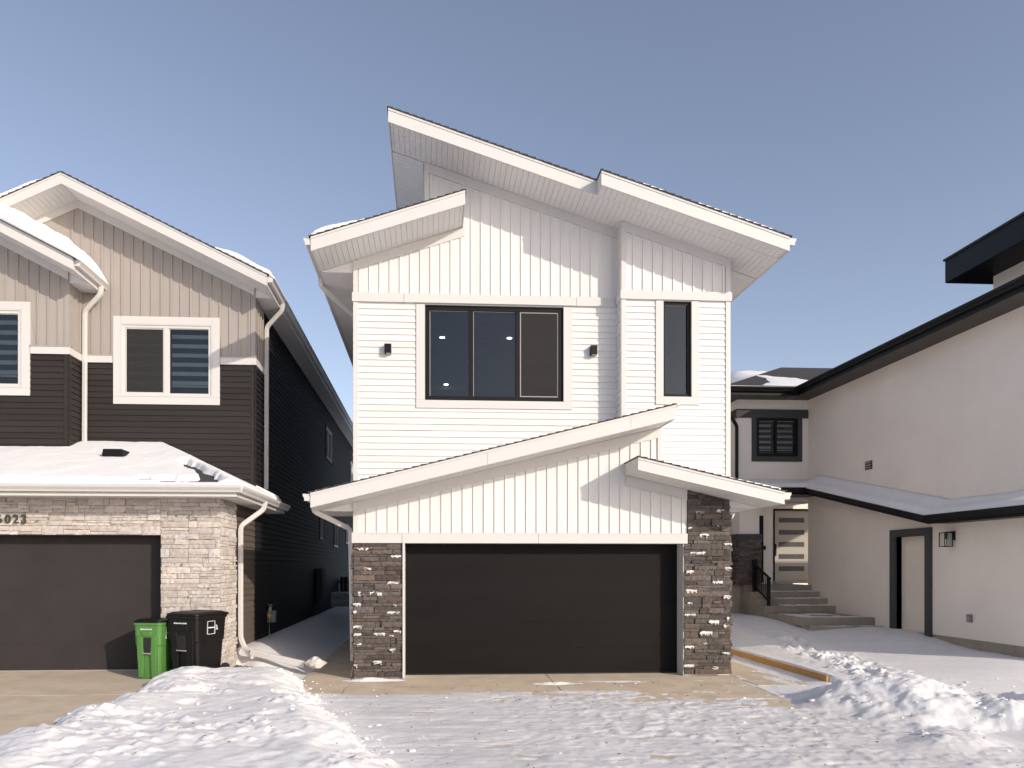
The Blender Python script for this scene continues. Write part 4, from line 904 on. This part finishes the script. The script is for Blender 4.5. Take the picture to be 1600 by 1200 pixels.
roofsnow('roof_snow', np.linspace(xev-1.25, xev+.14, 40), np.linspace(14.80, LEND, 240), lambda x, y: zev+(zap-zev)*(xev-x)/(xev-xap)+.228,
         lambda x, y: (.10+.06*nz(x, y, 1.6, 3)+.03*nz(x, y, 7, 2))*ss(xev+.16-x, 0, .12)*ss(x, xev-1.25, xev-.6+.0*y), 'thin snow along the right eave of the tall grey house roof')
roofsnow('roof_snow', np.linspace(xap-3.5, xap-.25, 60), np.linspace(14.78, 20, 60), lambda x, y: zap-(zap-zev)*(xap-x)/(xev-xap)+.228,
         lambda x, y: (.07+.05*nz(x, y, 2, 4))*ss(xap-x, .2, .6)+.22*ss(xap-x, .8, 1.5)*ss(y, 14.75, 15.0), 'snow on the left slope of the tall gable of the grey house')
roofsnow('roof_snow', np.linspace(zB[0]-.04, xtow-.03, 60), np.linspace(YFL+.0, YEND, 160), lambda x, y: lineB(x)+.252,
         lambda x, y: (.045+.09*nz(x, y, 2.2, 4)*2)*ss(x, zB[0]-.05, zB[0]+.1)*np.where(y < YL+.1, 1-ss(x, zB[0]+.55, zB[0]+1.1), 1)+.05*ss(y, YL+.1, YL+.5), 'thin patchy snow on the low left roof of the white house')
roofsnow('roof_snow', np.linspace(xs_+.1, zA[2]-.1, 90), np.linspace(YFR+.02, YFR+1.6, 24), lambda x, y: lineA(x)+.255,
         lambda x, y: -.012+.045*ss(nz(x, y, 1.9, 6), .02, .12), 'traces of snow on the top roof edge of the white house')
roofsnow('roof_snow', np.linspace(zD[0]+.5, zD[2]-.02, 60), np.linspace(YFG+.1, YB-.03, 24), lambda x, y: lineD(x)+.23,
         lambda x, y: .02+.03*nz(x, y, 2, 5)+.02*ss(x, zD[0]+.6, zD[2]), 'thin layer of snow on the small roof over the right stone pillar')
roofsnow('roof_snow', np.linspace(zC[0]+.05, 4.3, 110), np.linspace(YFG+.12, YL-.03, 28), lambda x, y: lineC(x)+.25,
         lambda x, y: .01+.035*nz(x, y, 2, 3), 'thin snow lying along the long slanted roof over the black garage door')
# ================================================================== RIGHT BEIGE HOUSE
XR = 10.5; YC = 11.9; YRW = 19.9; zs6 = 6.58
RH = thing('beige_house', (12, 16, .4), 'beige stucco house with black eaves and charcoal trim, at the right', 'house')
fR = FXm(XR); fW = FY(YRW)
ddoor = (YZ(1448.5, 900, XR)[0], YZ(1401, 900, XR)[0], .55, 2.62)     # opening on the side wall
core = MB()
for (a, b, c, d) in rects(YC, YRW, .54, zs6, [ddoor]): fR.box(core, a, b, -.3, 0, c, d)
yst = YZ(1315, 955, XR)[0]; 
core.box(XR+.301, 20, YC, YC+.3, .54, zs6); core.box(XR+.301, 20, 25.7, 26, .5, zs6)
xw0 = PX(1152, YRW)
ww_ = (PX(1181.5, YRW), PX(1245.5, YRW), PZ(1215, 713.5, YRW), PZ(1215, 654, YRW))
zlow = PZ(1200, 752, YRW)
for (a, b, c, d) in rects(xw0, XR, zlow-.6, zs6, [ww_]): fW.box(core, a, b, -.3, 0, c, d)
core.box(xw0, xw0+.3, YRW+.301, 26, 1.3, zs6)
# entry wall
YE = 20.75; fE = FY(YE); dr_ = (PX(1208, YE), PX(1268, YE), PZ(1230, 909, YE), PZ(1230, 795, YE))
for (a, b, c, d) in rects(PX(1140, YE), XR, 1.3, 4.6, [dr_]): fE.box(core, a, b, -.25, 0, c, d)
core.box(xw0+.3, XR, YRW+.01, YE-.001, zlow-.6, zlow-.5)
core.build('wall', 'stucco', RH)
hd = MB(); xh_ = PX(1268, YRW); zh0 = PZ(1230, 785, YRW); hd.box(xw0, XR-.001, YRW-.0, YRW+.25, zh0, zlow-.61); hd.build('header', 'stucco', RH)
fo = MB(); fR.box(fo, YC, YRW, -.3, -.02, -.2, .54); fR.box(fo, yst, YRW, -.3, -.019, .54, .82); fo.build('foundation', 'concrete_c', RH)
tr = MB(); tb = .17
fW.box(tr, xw0-.02, XR-.01, .0, .04, ww_[3]+.01, PZ(1200, 640, YRW)); FXm(xw0).box(tr, YRW-.04, 24, 0, .04, ww_[3]+.01, PZ(1200, 640, YRW))
fW.box(tr, ww_[0]-.13, ww_[0]-.002, 0, .038, ww_[2]-.14, ww_[3]+.01); fW.box(tr, ww_[1]+.002, ww_[1]+.13, 0, .038, ww_[2]-.14, ww_[3]+.01); fW.box(tr, ww_[0]-.002, ww_[1]+.002, 0, .038, ww_[2]-.14, ww_[2]-.002)
tr.build('window_trim', 'stucco_trim', RH); tr = MB()
y0d, y1d, z0d, z1d = ddoor
fR.box(tr, y0d-.17, y0d, 0, .06, .28, z1d+.16); fR.box(tr, y1d, y1d+.17, 0, .06, .28, z1d+.16); fR.box(tr, y0d, y1d, 0, .06, z1d, z1d+.16)
fR.box(tr, y1d, y1d+.02, -.16, 0, .4, z1d); fR.box(tr, y0d, y1d, -.16, 0, z1d, z1d+.02)
tr.build('door_trim', 'stucco_trim', RH)
# side door
dm = MB(); fR.box(dm, y0d, y1d-.0, -.16, -.12, z0d-.05, z1d)
D1 = dm.build('side_door', 'creamdoor', RH)
pn = MB()
for (a, b) in ((.18, .95), (1.08, 1.9)):
    for (p, q, r, s) in ((y0d+.12, y1d-.12, z0d+a, z0d+a+.012), (y0d+.12, y1d-.12, z0d+b-.012, z0d+b), (y0d+.12, y0d+.132, z0d+a, z0d+b), (y1d-.132, y1d-.12, z0d+a, z0d+b)): fR.box(pn, p, q, -.121, -.112, r, s)
pn.build('door_panel', 'creamdoor', D1)
kn = MB(); kn.disc(fR.p(y0d+.07, -.12, z0d+.98), (-1, 0, 0), .028, .06, 12); kn.build('door_handle', 'metal', D1)
# front door
dm = MB(); fE.box(dm, dr_[0]+.05, dr_[1]-.0, -.14, -.09, dr_[2]+.03, dr_[3]-.05)
D2 = dm.build('front_door', 'greydoor', RH)
fr_ = MB(); fE.box(fr_, dr_[0], dr_[0]+.05, -.2, .012, dr_[2], dr_[3]); fE.box(fr_, dr_[0]+.05, dr_[1], -.2, .012, dr_[3]-.05, dr_[3]); fr_.build('door_frame', 'black', D2)
for k in range(5):
    zc_ = PZ(1230, 812.5+19*k, YE); g = MB(); fE.box(g, PX(1219, YE), PX(1259, YE), -.09, -.084, zc_-.07, zc_+.07); g.build('door_pane', 'paneglass', D2)
g = MB(); fE.box(g, dr_[0]+.08, dr_[0]+.12, -.088, -.04, dr_[2]+.75, dr_[2]+1.1); g.build('door_handle', 'black', D2)
g = MB(); fE.box(g, dr_[0], dr_[1], -.1, .1, dr_[2]-.04, dr_[2]+.03); g.build('door_sill', 'screenframe', D2)
g = MB(); fE.box(g, PX(1193, YE), PX(1196, YE), 0, .03, PZ(1194, 859, YE), PZ(1194, 853, YE)); g.build('doorbell', 'black', RH)
g = MB(); fE.box(g, PX(1186, YE), PX(1191.5, YE), 0, .06, 1.5, PZ(1190, 806, YE)); g.build('corner_trim', 'black', RH)
window(RH, fW, *ww_, 0, 'stucco_trim', .07, 'blackframe', ((PX(1210.5, YRW), PX(1213.5, YRW)),), .02, 'glass', blinds=6)
# upper roof
oh = .6; hF = .22; xo, yo = XR-oh, YRW-.6
mb = MB()
rz = zs6+hF+.01
mb.face([(xo-.03, YC-.6, rz), (xo-.03, yo, rz), (xo-.03+8, yo+6, rz+2.6), (xo+8, YC-.6, rz+2.6)])
mb.face([(xo-.03, yo-.03, rz), (xw0-.6, yo-.03, rz), (xw0-.6+4, yo+5, rz+1.9), (xo+4, yo+5, rz+1.9)])
mb.face([(xw0-.6, yo-.03, rz), (xw0-.6, 26.5, rz), (xw0+3.4, 26.5, rz+1.9), (xw0+3.4, yo+5, rz+1.9)])
mb.face([(xo-.03, YC-.6, rz-.012), (xo-.03, yo, rz-.012), (xo+8, yo+6, rz-.012), (xo+8, YC-.6, rz-.012)]); 
RR = mb.build('roof', 'shingle', RH, recalc=False)
fa = MB(); fa.box(xo, xo+.02, YC-.6, yo, zs6-.015, zs6+hF); fa.box(xw0-.6, xo+.02, yo, yo+.02, zs6-.015, zs6+hF); fa.box(xw0-.6, xw0-.58, yo+.02, 26.5, zs6-.015, zs6+hF); fa.box(xo+.02, 20, YC-.6, YC-.58, zs6-.015, zs6+hF)
fa.build('fascia', 'black', RR)
so_ = MB(); strips(so_, (xo+.02, YC-.58, zs6), (oh-.02, 0, 0), (0, YRW-YC+.58, 0), .1); strips(so_, (xw0-.58, yo+.02, zs6-.001), (0, .58, 0), (xo-xw0+.575, 0, 0), .1); strips(so_, (xw0-.58, YRW, zs6-.002), (.58, 0, 0), (0, 6, 0), .1)
so_.build('soffit', 'soffit_b', RR)
g = MB(); gutterY(g, xo-.004, zs6+.08, YC-.6, yo-.1, -1); gutterX(g, yo-.004, zs6+.08, xw0-.6, xo-.1); gutterY(g, xw0-.604, zs6+.08, yo, 26, -1); g.build('gutter', 'black', RR)
# tower above
xt, yt, ztw = 11.5, 14.4, 7.9
tw = MB(); tw.box(xt, 18, 9, yt, 6.9, ztw); tw.build('upper_wall', 'stucco', RH)
tr_ = MB(); tr_.box(xt-.72, 18.5, 8.5, yt+.42, ztw+.0, ztw+.46); r = tr_.build('upper_roof', 'black', RH)
so_ = MB(); strips(so_, (xt-.70, 8.6, ztw-.012), (.70, 0, 0), (0, yt-8.6, 0), .1, th=(0, 0, .01)); strips(so_, (xt-.70, yt, ztw-.013), (0, .40, 0), (6, 0, 0), .1, th=(0, 0, .01)); so_.build('soffit', 'black', r)
g = MB(); g.box(xt-.75, 18.5, 8.5, yt+.45, ztw+.4605, ztw+.50); g.build('shingles', 'shingle', r)
# skirt roof: level near the camera, then climbing to the entry
o2 = .5; x2 = XR-o2; yk_ = YZ(1450, 815, x2)[0]; zk = YZ(1450, 818, x2)[1]; ye2, ze2 = YZ(1262, 772, x2); 
ye2 = min(ye2, YRW-.55); ze2 = YZ(1262, 772, x2)[1]
sk = MB(); hf = .17
prof = [(YC-.4, zk), (yk_, zk), (ye2, ze2)]
for (a, za_), (b, zb_) in zip(prof, prof[1:]):
    sk.face([(x2-.03, a, za_+hf), (x2-.03, b, zb_+hf), (XR, b, zb_+hf+.18), (XR, a, za_+hf+.18)])
    sk.face([(x2-.03, a, za_+hf-.02), (XR, a, za_+hf-.02), (XR, b, zb_+hf-.02), (x2-.03, b, zb_+hf-.02)])
sk.face([(x2-.03, ye2, ze2+hf), (xw0-.5, ye2, ze2+hf), (xw0-.5, YRW, ze2+hf+.12), (XR, YRW, ze2+hf+.18)])
SKR = sk.build('skirt_roof', 'shingle', RH, recalc=False)
fa = MB(); g = MB(); so_ = MB()
for (a, za_), (b, zb_) in zip(prof, prof[1:]):
    fa.prism([(x2, a, za_-.012), (x2, b, zb_-.012), (x2, b, zb_+hf-.004), (x2, a, za_+hf-.004)], (.02, 0, 0))
    so_.prism([(x2+.022, a, za_), (x2+.022, b, zb_), (x2+.022, b, zb_+.012), (x2+.022, a, za_+.012)], (o2-.022, 0, 0))
    for (p, q, r_, s) in ((0, 0, .07, 0), ): pass
    P = [(0, 0), (.07, 0), (.118, .075), (.125, .115), (0, .115)]
    R = [[(x2-.004-u_, yy_, zz_+.05+v_) for u_, v_ in P] for yy_, zz_ in ((a, za_), (b, zb_))]; g.rings(R)
fa.box(xw0-.5, x2+.02, ye2, ye2+.02, ze2-.012, ze2+hf); g.box(xw0-.5, x2-.1, ye2-.12, ye2-.004, ze2+.05, ze2+.165)
so_.box(xw0-.5, XR, ye2+.021, YRW-.001, ze2-.002, ze2+.01)
fa.build('fascia', 'black', SKR); g.build('gutter', 'black', SKR); so_.build('soffit', 'soffit_b', SKR)
dsx = PX(1150, YRW-.1)
dspout(RH, [(xw0-.62, yo+.1, zs6+.1), (xw0-.6, yo+.15, zs6-.2), (dsx+.02, YRW-.1, zs6-.75), (dsx+.02, YRW-.1, ze2+.3)], 'black')
# porch column
yc_ = 19.6; cx0, cx1 = PX(1154, yc_), PX(1188, yc_); FC = FY(yc_); cz1 = PZ(1170, 843, yc_); cz2 = PZ(1170, 834.5, yc_); fz = 1.45
co = MB(); co.box(cx0+.03, cx1-.03, yc_, yc_+.5, cz2, ze2); K = co.build('porch_column', 'stucco', RH)
co = MB(); co.box(cx0-.03, cx1+.03, yc_-.06, yc_+.56, cz1, cz2); co.build('column_cap', 'stucco_trim', K)
co = MB(); ledge(co, FC, cx0, cx1, fz, cz1, 31, hs=(.05, .07, .09)); ledge(co, FXp(cx1), yc_, yc_+.5, fz, cz1, 32, hs=(.05, .07, .09)); ledge(co, FXm(cx0), yc_, yc_+.5, fz, cz1, 33, hs=(.05, .07, .09)); co.build('stone_veneer', 'stone_dark', K)
co = MB(); co.box(cx0, cx1, yc_+.001, yc_+.5, fz, cz1); co.build('column_core', 'mortar', K)
# porch back: dark panel closing the recess at left of the column
g = MB(); g.box(PX(1110, YE), PX(1152, 20.2), YE-.06, YE-.01, 1.4, 4.4); g.build('dark_back_panel', 'woodfence', RH)
# lamp by the side door
yl, zl_ = YZ(1470, 843, XR-.12); lm = MB(); fR.box(lm, yl-.26, yl-.14, 0, .03, zl_-.02, zl_+.16)
LM = lm.build('porch_lamp', 'black', RH)
g = MB(); a0, a1 = yl-.06, yl+.1; 
yl0 = yl-.28; yl1 = yl-.12
for (p, q) in ((.07, yl0), (.07, yl1), (.23, yl0), (.23, yl1)): fR.box(g, q, q+.012, p, p+.012, zl_-.14, zl_+.12)
fR.box(g, yl0, yl1+.012, .07, .242, zl_+.12, zl_+.135); fR.box(g, yl0, yl1+.012, .07, .242, zl_-.155, zl_-.14); fR.box(g, yl0+.06, yl0+.1, .03, .16, zl_+.135, zl_+.15); fR.box(g, yl0+.06, yl0+.1, .14, .16, zl_+.0, zl_+.12)
g.build('lantern_cage', 'black', LM)
g = MB(); fR.box(g, yl0+.006, yl1+.006, .078, .234, zl_-.138, zl_+.118); g.build('lantern_glass', 'glass2', LM)
# vent and outlet on the stucco wall
y_, z_ = YZ(1358, 727, XR); g = MB(); fR.box(g, y_-.13, y_+.13, 0, .025, z_-.1, z_+.1); V = g.build('wall_vent', 'soffit_b', RH)
g = MB()
for k in range(3): fR.box(g, y_-.11, y_+.11, .02, .04, z_-.07+k*.06, z_-.045+k*.06)
g.build('vent_slat', 'tan', V)
y_, z_ = YZ(1517, 966, XR); g = MB(); fR.box(g, y_-.05, y_+.05, 0, .06, z_-.075, z_+.075); O_ = g.build('outlet_box', 'meter', RH, bevel=.008); g = MB(); fR.box(g, y_-.035, y_+.035, .06, .068, z_-.05, z_+.03); g.build('outlet_cover', 'screenframe', O_)
g = MB(); fR.box(g, y0d+.05, y0d+.35, .07, .16, .40, .47); tag(g.build('shovel', 'red', bevel=.01), 'small red plastic thing lying in the snow by the cream side door', 'shovel')
# snow on the right roofs
roofsnow('roof_snow', np.linspace(x2-.1, XR-.005, 14), np.linspace(YC-.3, ye2+.3, 170), lambda x, y: np.where(y < yk_, zk, zk+(y-yk_)*(ze2-zk)/(ye2-yk_))+hf+(x-x2)*.36, lambda x, y: (.09+.04*nz(x, y, 2, 3))*ss(x, x2-.12, x2+.04)+.05*ss(x, x2+.2, XR), 'band of snow on the low skirt roof along the beige stucco wall')
roofsnow('roof_snow', np.linspace(xw0-.45, XR-.01, 30), np.linspace(ye2-.05, YRW-.01, 16), lambda x, y: ze2+hf+(y-ye2)*.22, lambda x, y: (.12+.05*nz(x, y, 2, 3))*ss(y, ye2-.06, ye2+.05), 'snow on the little roof above the entry steps of the beige house')
roofsnow('roof_snow', np.linspace(xw0-.55, xo+.9, 50), np.linspace(yo-.03, yo+4.0, 50), lambda x, y: rz+(y-yo)*.36*ss(x, xw0-.5, xw0+1.5), lambda x, y: (.05+.10*nz(x, y, 1.2, 3))*ss(y, yo-.05, yo+.2)*(.3+.7*ss(x, xw0-.5, xw0+.6)), 'snow on the upper roof over the charcoal trimmed window of the beige house')
# ================================================================== STEPS AND RAILING
SP = thing('entry_steps', (9.3, 17.5, .4), 'grey concrete entry steps with dusting of snow leading to the putty front door', 'steps')
X8 = 8.6
nl = [(19.70, 1.45), (19.28, 1.28), (18.87, 1.11), (18.50, .94)]
for k, (y, z) in enumerate(nl):
    g = MB(); g.box(X8+.004*k, XR-.001-.001*k, y, (YE if k == 0 else nl[k-1][0]+.001), z-.17, z); g.box(X8+.004*k-.001, XR-.001-.001*k, y-.012, y+.0, z-.035, z+.001); g.build('step', 'concrete_c', SP, bevel=.006)
g = MB(); g.prism([(X8+.012, 18.51, .3), (X8+.012, 18.51, .768), (X8+.012, 18.88, .768), (X8+.012, 18.88, .938), (X8+.012, 19.29, .938), (X8+.012, 19.29, 1.108), (X8+.012, 19.71, 1.108), (X8+.012, 19.71, 1.278), (X8+.012, 20.74, 1.278), (X8+.012, 20.74, .3)], (XR-X8-.03, 0, 0)); g.build('side_wall', 'concrete_c', SP)
g = MB(); ya_ = 16.8; g.box(X8+.06, XR-.005, ya_, 18.49, .56, .75); g.build('landing', 'concrete_c', SP, bevel=.008)
g = MB(); g.box(X8+.10, XR-.006, 16.42, 16.79, .38, .565); g.build('step', 'concrete_c', SP, bevel=.008)
sn = MB(); rnd = random.Random(9)
for k, (y, z) in enumerate(nl[1:]):
    x = X8+.55
    while x < XR-.2:
        L_ = rnd.uniform(.1, .4); a_, b_ = rnd.uniform(.03, .12), rnd.uniform(.03, .12); sn.prism([(x, y+a_, z), (x+L_, y+b_, z), (x+L_, y+.38, z), (x, y+.38, z)], (0, 0, rnd.uniform(.006, .022))); x += L_
tag(sn.build('step_snow', 'snow', bevel=.01, kind='stuff'), 'dusting of snow on the entry steps', 'snow')
grid_mesh('landing_snow', np.linspace(X8+.10, XR-.03, 70), np.linspace(16.45, 18.47, 70), lambda x, y: np.where(y > 16.82, .735, .552)+.05*(fbm(x, y, 2.2, 4, 5)-.22)*ss(y, 16.45, 16.6)*ss(x, X8+.1, X8+.3)*(1-np.exp(-((y-16.83)/.08)**2)), 'snow', kind='stuff', label='thin snow on the lower landing slab of the entry steps', category='snow')
RL = thing('stair_railing', (PX(1180, 19.35), 19.35, 1.28), 'black metal railing on the left edge of the entry steps', 'railing')
pa = Vector((PX(1179.5, 19.35), 19.35, 1.28)); yb2 = 18.58; xb = PX(1201, yb2); zs_ = .94
g = MB(); g.box(pa.x-.05, pa.x+.05, 19.30, 19.40, 1.28, PZ(1180, 876, 19.35)); g.box(pa.x-.06, pa.x+.06, 19.29, 19.41, PZ(1180, 876, 19.35), PZ(1180, 874, 19.35)); g.build('post', 'black', RL)
zb_t = PZ(1201, 902, yb2); zb_b = zs_; za_t = PZ(1180, 882, 19.35)
g = MB(); g.box(xb-.035, xb+.035, yb2-.035, yb2+.035, zb_b, zb_t); g.build('post', 'black', RL)
d = Vector((xb-pa.x, yb2-19.35, zb_t-za_t)); g = MB(); g.tube([(pa.x, 19.35, za_t), Vector((xb, yb2, zb_t))+d*.12], .03, 8, rect=(.05, .05)); g.build('handrail', 'black', RL)
zbt = PZ(1180, 917, 19.35); g = MB(); g.tube([(pa.x, 19.35, zbt), (xb, yb2, zb_b+.12)], .03, 8, rect=(.04, .035)); g.build('bottom_rail', 'black', RL)
for k in range(1, 8):
    t = k/8; x = pa.x+(xb-pa.x)*t; y = 19.35+(yb2-19.35)*t; g = MB(); g.box(x-.009, x+.009, y-.009, y+.009, zbt*(1-t)+(zb_b+.12)*t, za_t*(1-t)+zb_t*t-.01); g.build('baluster', 'black', RL)
g = MB(); g.box(PX(1105, YE), X8+.009, 19.95, YE-.005, .4, 1.452); g.build('porch_floor', 'concrete_c', SP)
RL2 = thing('porch_railing', (PX(1145, 20.1), 20.1, 1.46), 'black metal porch railing seen between the white house and the stone porch column', 'railing')
x0, x1 = PX(1120, 20.1), PX(1152, 20.1)
g = MB(); g.box(x0, x1, 20.08, 20.12, 2.35, 2.40); g.build('handrail', 'black', RL2)
for k in range(9): x = x0+(x1-x0)*k/9+.02; g = MB(); g.box(x-.009, x+.009, 20.09, 20.11, 1.47, 2.35); g.build('baluster', 'black', RL2)
# ================================================================== SMALL THINGS
tm = MB(); tm.box(6.62, 6.66, 11.95, 14.2, -.08, .135); tm.box(6.619, 6.659, 14.203, 17.5, -.08, .137)
tag(tm.build('timber_edging', 'wood', bevel=.004), 'orange lumber board edging the snow beside the right walkway', 'edging board')
fn = thing('wood_fence', (-2.5, 29.5, 0), 'dark wooden fence closing the narrow gap between the grey and white houses', 'fence')
for k in range(16): g = MB(); x = XS+.05+k*.15; g.box(x, x+.14, 29.5, 29.53, .2, 1.55); g.build('board', 'woodfence', fn)
g = MB(); g.box(XS, XL0, 29.53, 29.57, 1.3, 1.38); g.box(XS, XL0, 29.53, 29.57, .5, .58); g.build('rail', 'woodfence', fn)
wl = MB(); xw_, yw_ = PX(517.5, 24.0), 24.0; xw1 = PX(545, 24.0)
R = []
for k in range(49):
    z = PZ(530, 948, 24.)+(PZ(530, 926, 24.)-PZ(530, 948, 24.))*k/48; e = .012*math.cos(k*math.pi/2.4*1.0)
    R.append([(xw_, yw_-e, z), (xw1, yw_-e, z), (xw1+.02, yw_+.1-e, z), (xw1+.02, yw_+.8, z), (xw_, yw_+.8, z)])
wl.rings(R); tag(wl.build('window_well', 'metal'), 'corrugated metal window well at the far end of the snowy gap', 'window well')
# crumpled clear plastic at the end of the downspout extension
def crump(c, s, seed):
    g = MB(); rnd = random.Random(seed); n = 9; R = []
    for j in range(7):
        R.append([(c[0]+s*math.sin(math.pi*(j+.5)/7)*math.cos(6.283*k/n)*rnd.uniform(.6, 1.3), c[1]+s*.8*math.sin(math.pi*(j+.5)/7)*math.sin(6.283*k/n)*rnd.uniform(.6, 1.3), c[2]-s*.55*math.cos(math.pi*(j+.5)/7)*rnd.uniform(.7, 1.3)) for k in range(n)])
    g.rings(R); return g
tag(crump((XS+1.55, 13.45, .22), .17, 3).build('plastic_bag', 'tarp'), 'crumpled frosted plastic bag at the end of the white downspout extension', 'bag')
# ------------------------------------------------------------------ bins
def superq(cx, cy, z, hx, hy, r, n=4, fy0=None):
    pts = []
    for (sx, sy, a0) in ((1, 1, 0), (-1, 1, 1), (-1, -1, 2), (1, -1, 3)):
        for k in range(n+1):
            a = (a0+k/n)*math.pi/2; pts.append((cx+sx*(hx-r)+r*math.cos(a), cy+sy*(hy-r)+r*math.sin(a), z))
    return pts
def make_bin(name, label, loc, rz, W, D, Ht, m, lidm):
    T = thing(name, loc, label, 'bin'); T.rotation_euler = (0, 0, rz)
    hx, hy = W/2, D/2; b = MB()
    lv = [(0, .80, .74), (.02, .82, .76), (.55, .90, .87), (.56, .93, .91), (.90, .98, .97), (.905, 1.03, 1.02), (.945, 1.03, 1.02), (.945, .96, .95)]
    b.rings([superq(0, (1-ky)*-.0, z*Ht, hx*kx, hy*ky, .06) for z, kx, ky in lv])
    body = b.build('body', m, T, local=True)
    bo = body.modifiers.new('bevel', 'BEVEL'); bo.width = .006; bo.segments = 2; bo.limit_method = 'ANGLE'; bo.angle_limit = .5
    # grip recess on the front: raised cheeks each side, recessed slot with a bar
    yf = -hy*.90
    c = MB()
    for s in (-1, 1):
        c.prism([(s*hx*.62, yf*.88, .02*Ht), (s*hx*.30, yf*.88, .02*Ht), (s*hx*.24, yf*.93, .44*Ht), (s*hx*.34, yf*.97, .72*Ht), (s*hx*.70, yf*.97, .72*Ht), (s*hx*.70, yf*.93, .40*Ht)], (0, -.035, 0))
    c.prism([(-hx*.34, yf*.97, .72*Ht), (hx*.34, yf*.97, .72*Ht), (hx*.34, yf*.99, .80*Ht), (-hx*.34, yf*.99, .80*Ht)], (0, -.034, 0))
    c.build('rib', m, T, local=True, bevel=.012)
    s_ = MB(); s_.box(-hx*.26, hx*.26, yf-.01, yf*.9, .45*Ht, .70*Ht); s_.build('grip_recess', 'rubber', T, local=True)
    h = MB(); h.tube([(-hx*.30, yf-.025, .43*Ht), (hx*.30, yf-.025, .43*Ht)], .012, 8); h.build('grip_bar', 'screenframe', T, local=True)
    l = MB(); l.rings([superq(0, 0, .948*Ht, hx*1.02, hy*1.02, .07), superq(0, 0, .975*Ht, hx*1.0, hy*1.0, .07), superq(0, .01, 1.0*Ht, hx*.86, hy*.86, .07), superq(0, .01, 1.003*Ht, hx*.80, hy*.80, .06), superq(0, .01, .992*Ht, hx*.6, hy*.62, .05)])
    lid = l.build('lid', lidm, T, local=True, bevel=.006)
    hd_ = MB(); hd_.tube([(-hx*.85, hy*1.0, .93*Ht), (-hx*.8, hy*1.22, .955*Ht), (hx*.8, hy*1.22, .955*Ht), (hx*.85, hy*1.0, .93*Ht)], .02, 8); hd_.build('handle', lidm, T, local=True)
    for s in (-1, 1):
        wv = MB(); wv.disc((s*hx*.92, hy*.82, .105), (s, 0, 0), .105, .05, 20); wo = wv.build('wheel', 'rubber', T, local=True, bevel=.008)
        hb = MB(); hb.disc((s*(hx*.92+.05), hy*.82, .105), (s, 0, 0), .06, .006, 16); hb.build('hub', 'binblack', wo, local=True)
    ax_ = MB(); ax_.tube([(-hx*.92, hy*.82, .105), (hx*.92, hy*.82, .105)], .012, 8); ax_.build('axle', 'metal', T, local=True)
    # printed marks: a short line of small print, and a square emblem on the right side
    p = MB(); rr = random.Random(5); x = -hx*.45
    while x < hx*.35: ww2 = rr.uniform(.006, .014); p.box(x, x+ww2, -hy*.967-.008, -hy*.955, .828*Ht, .828*Ht+rr.uniform(.014, .022)); x += ww2+.004
    xs2 = hx*.975; s0, s1, t0, t1 = -hy*.3, hy*.18, .66*Ht, .86*Ht; e = .007
    for (a, b_, c_, d_) in ((s0, s1, t0, t0+e), (s0, s1, t1-e, t1), (s0, s0+e, t0, t1), (s1-e, s1, t0, t1), (s0+.02, s1-.02, (t0+t1)/2-.008, (t0+t1)/2+.008)): p.box(xs2*.93, xs2+.006, a, b_, c_, d_)
    for k in range(3): p.box(xs2*.93, xs2+.006, s1+.02, s1+.07-.01*k, (t0+t1)/2-.04+k*.03, (t0+t1)/2-.025+k*.03)
    p.build('printed_marks', 'mark', T, local=True)
    return T
zb1 = .13-.018*.5
make_bin('green_bin', 'green wheeled bin with black lid by the grey garage door', (PX(241, 12.5), 12.55, zb1), math.radians(-10), .48, .54, .97, 'green', 'binblack')
make_bin('black_bin', 'large black wheeled bin between the green bin and the pale stone corner', (PX(306, 12.5), 12.56, zb1), math.radians(-24), .64, .76, 1.09, 'binblack', 'binblack')
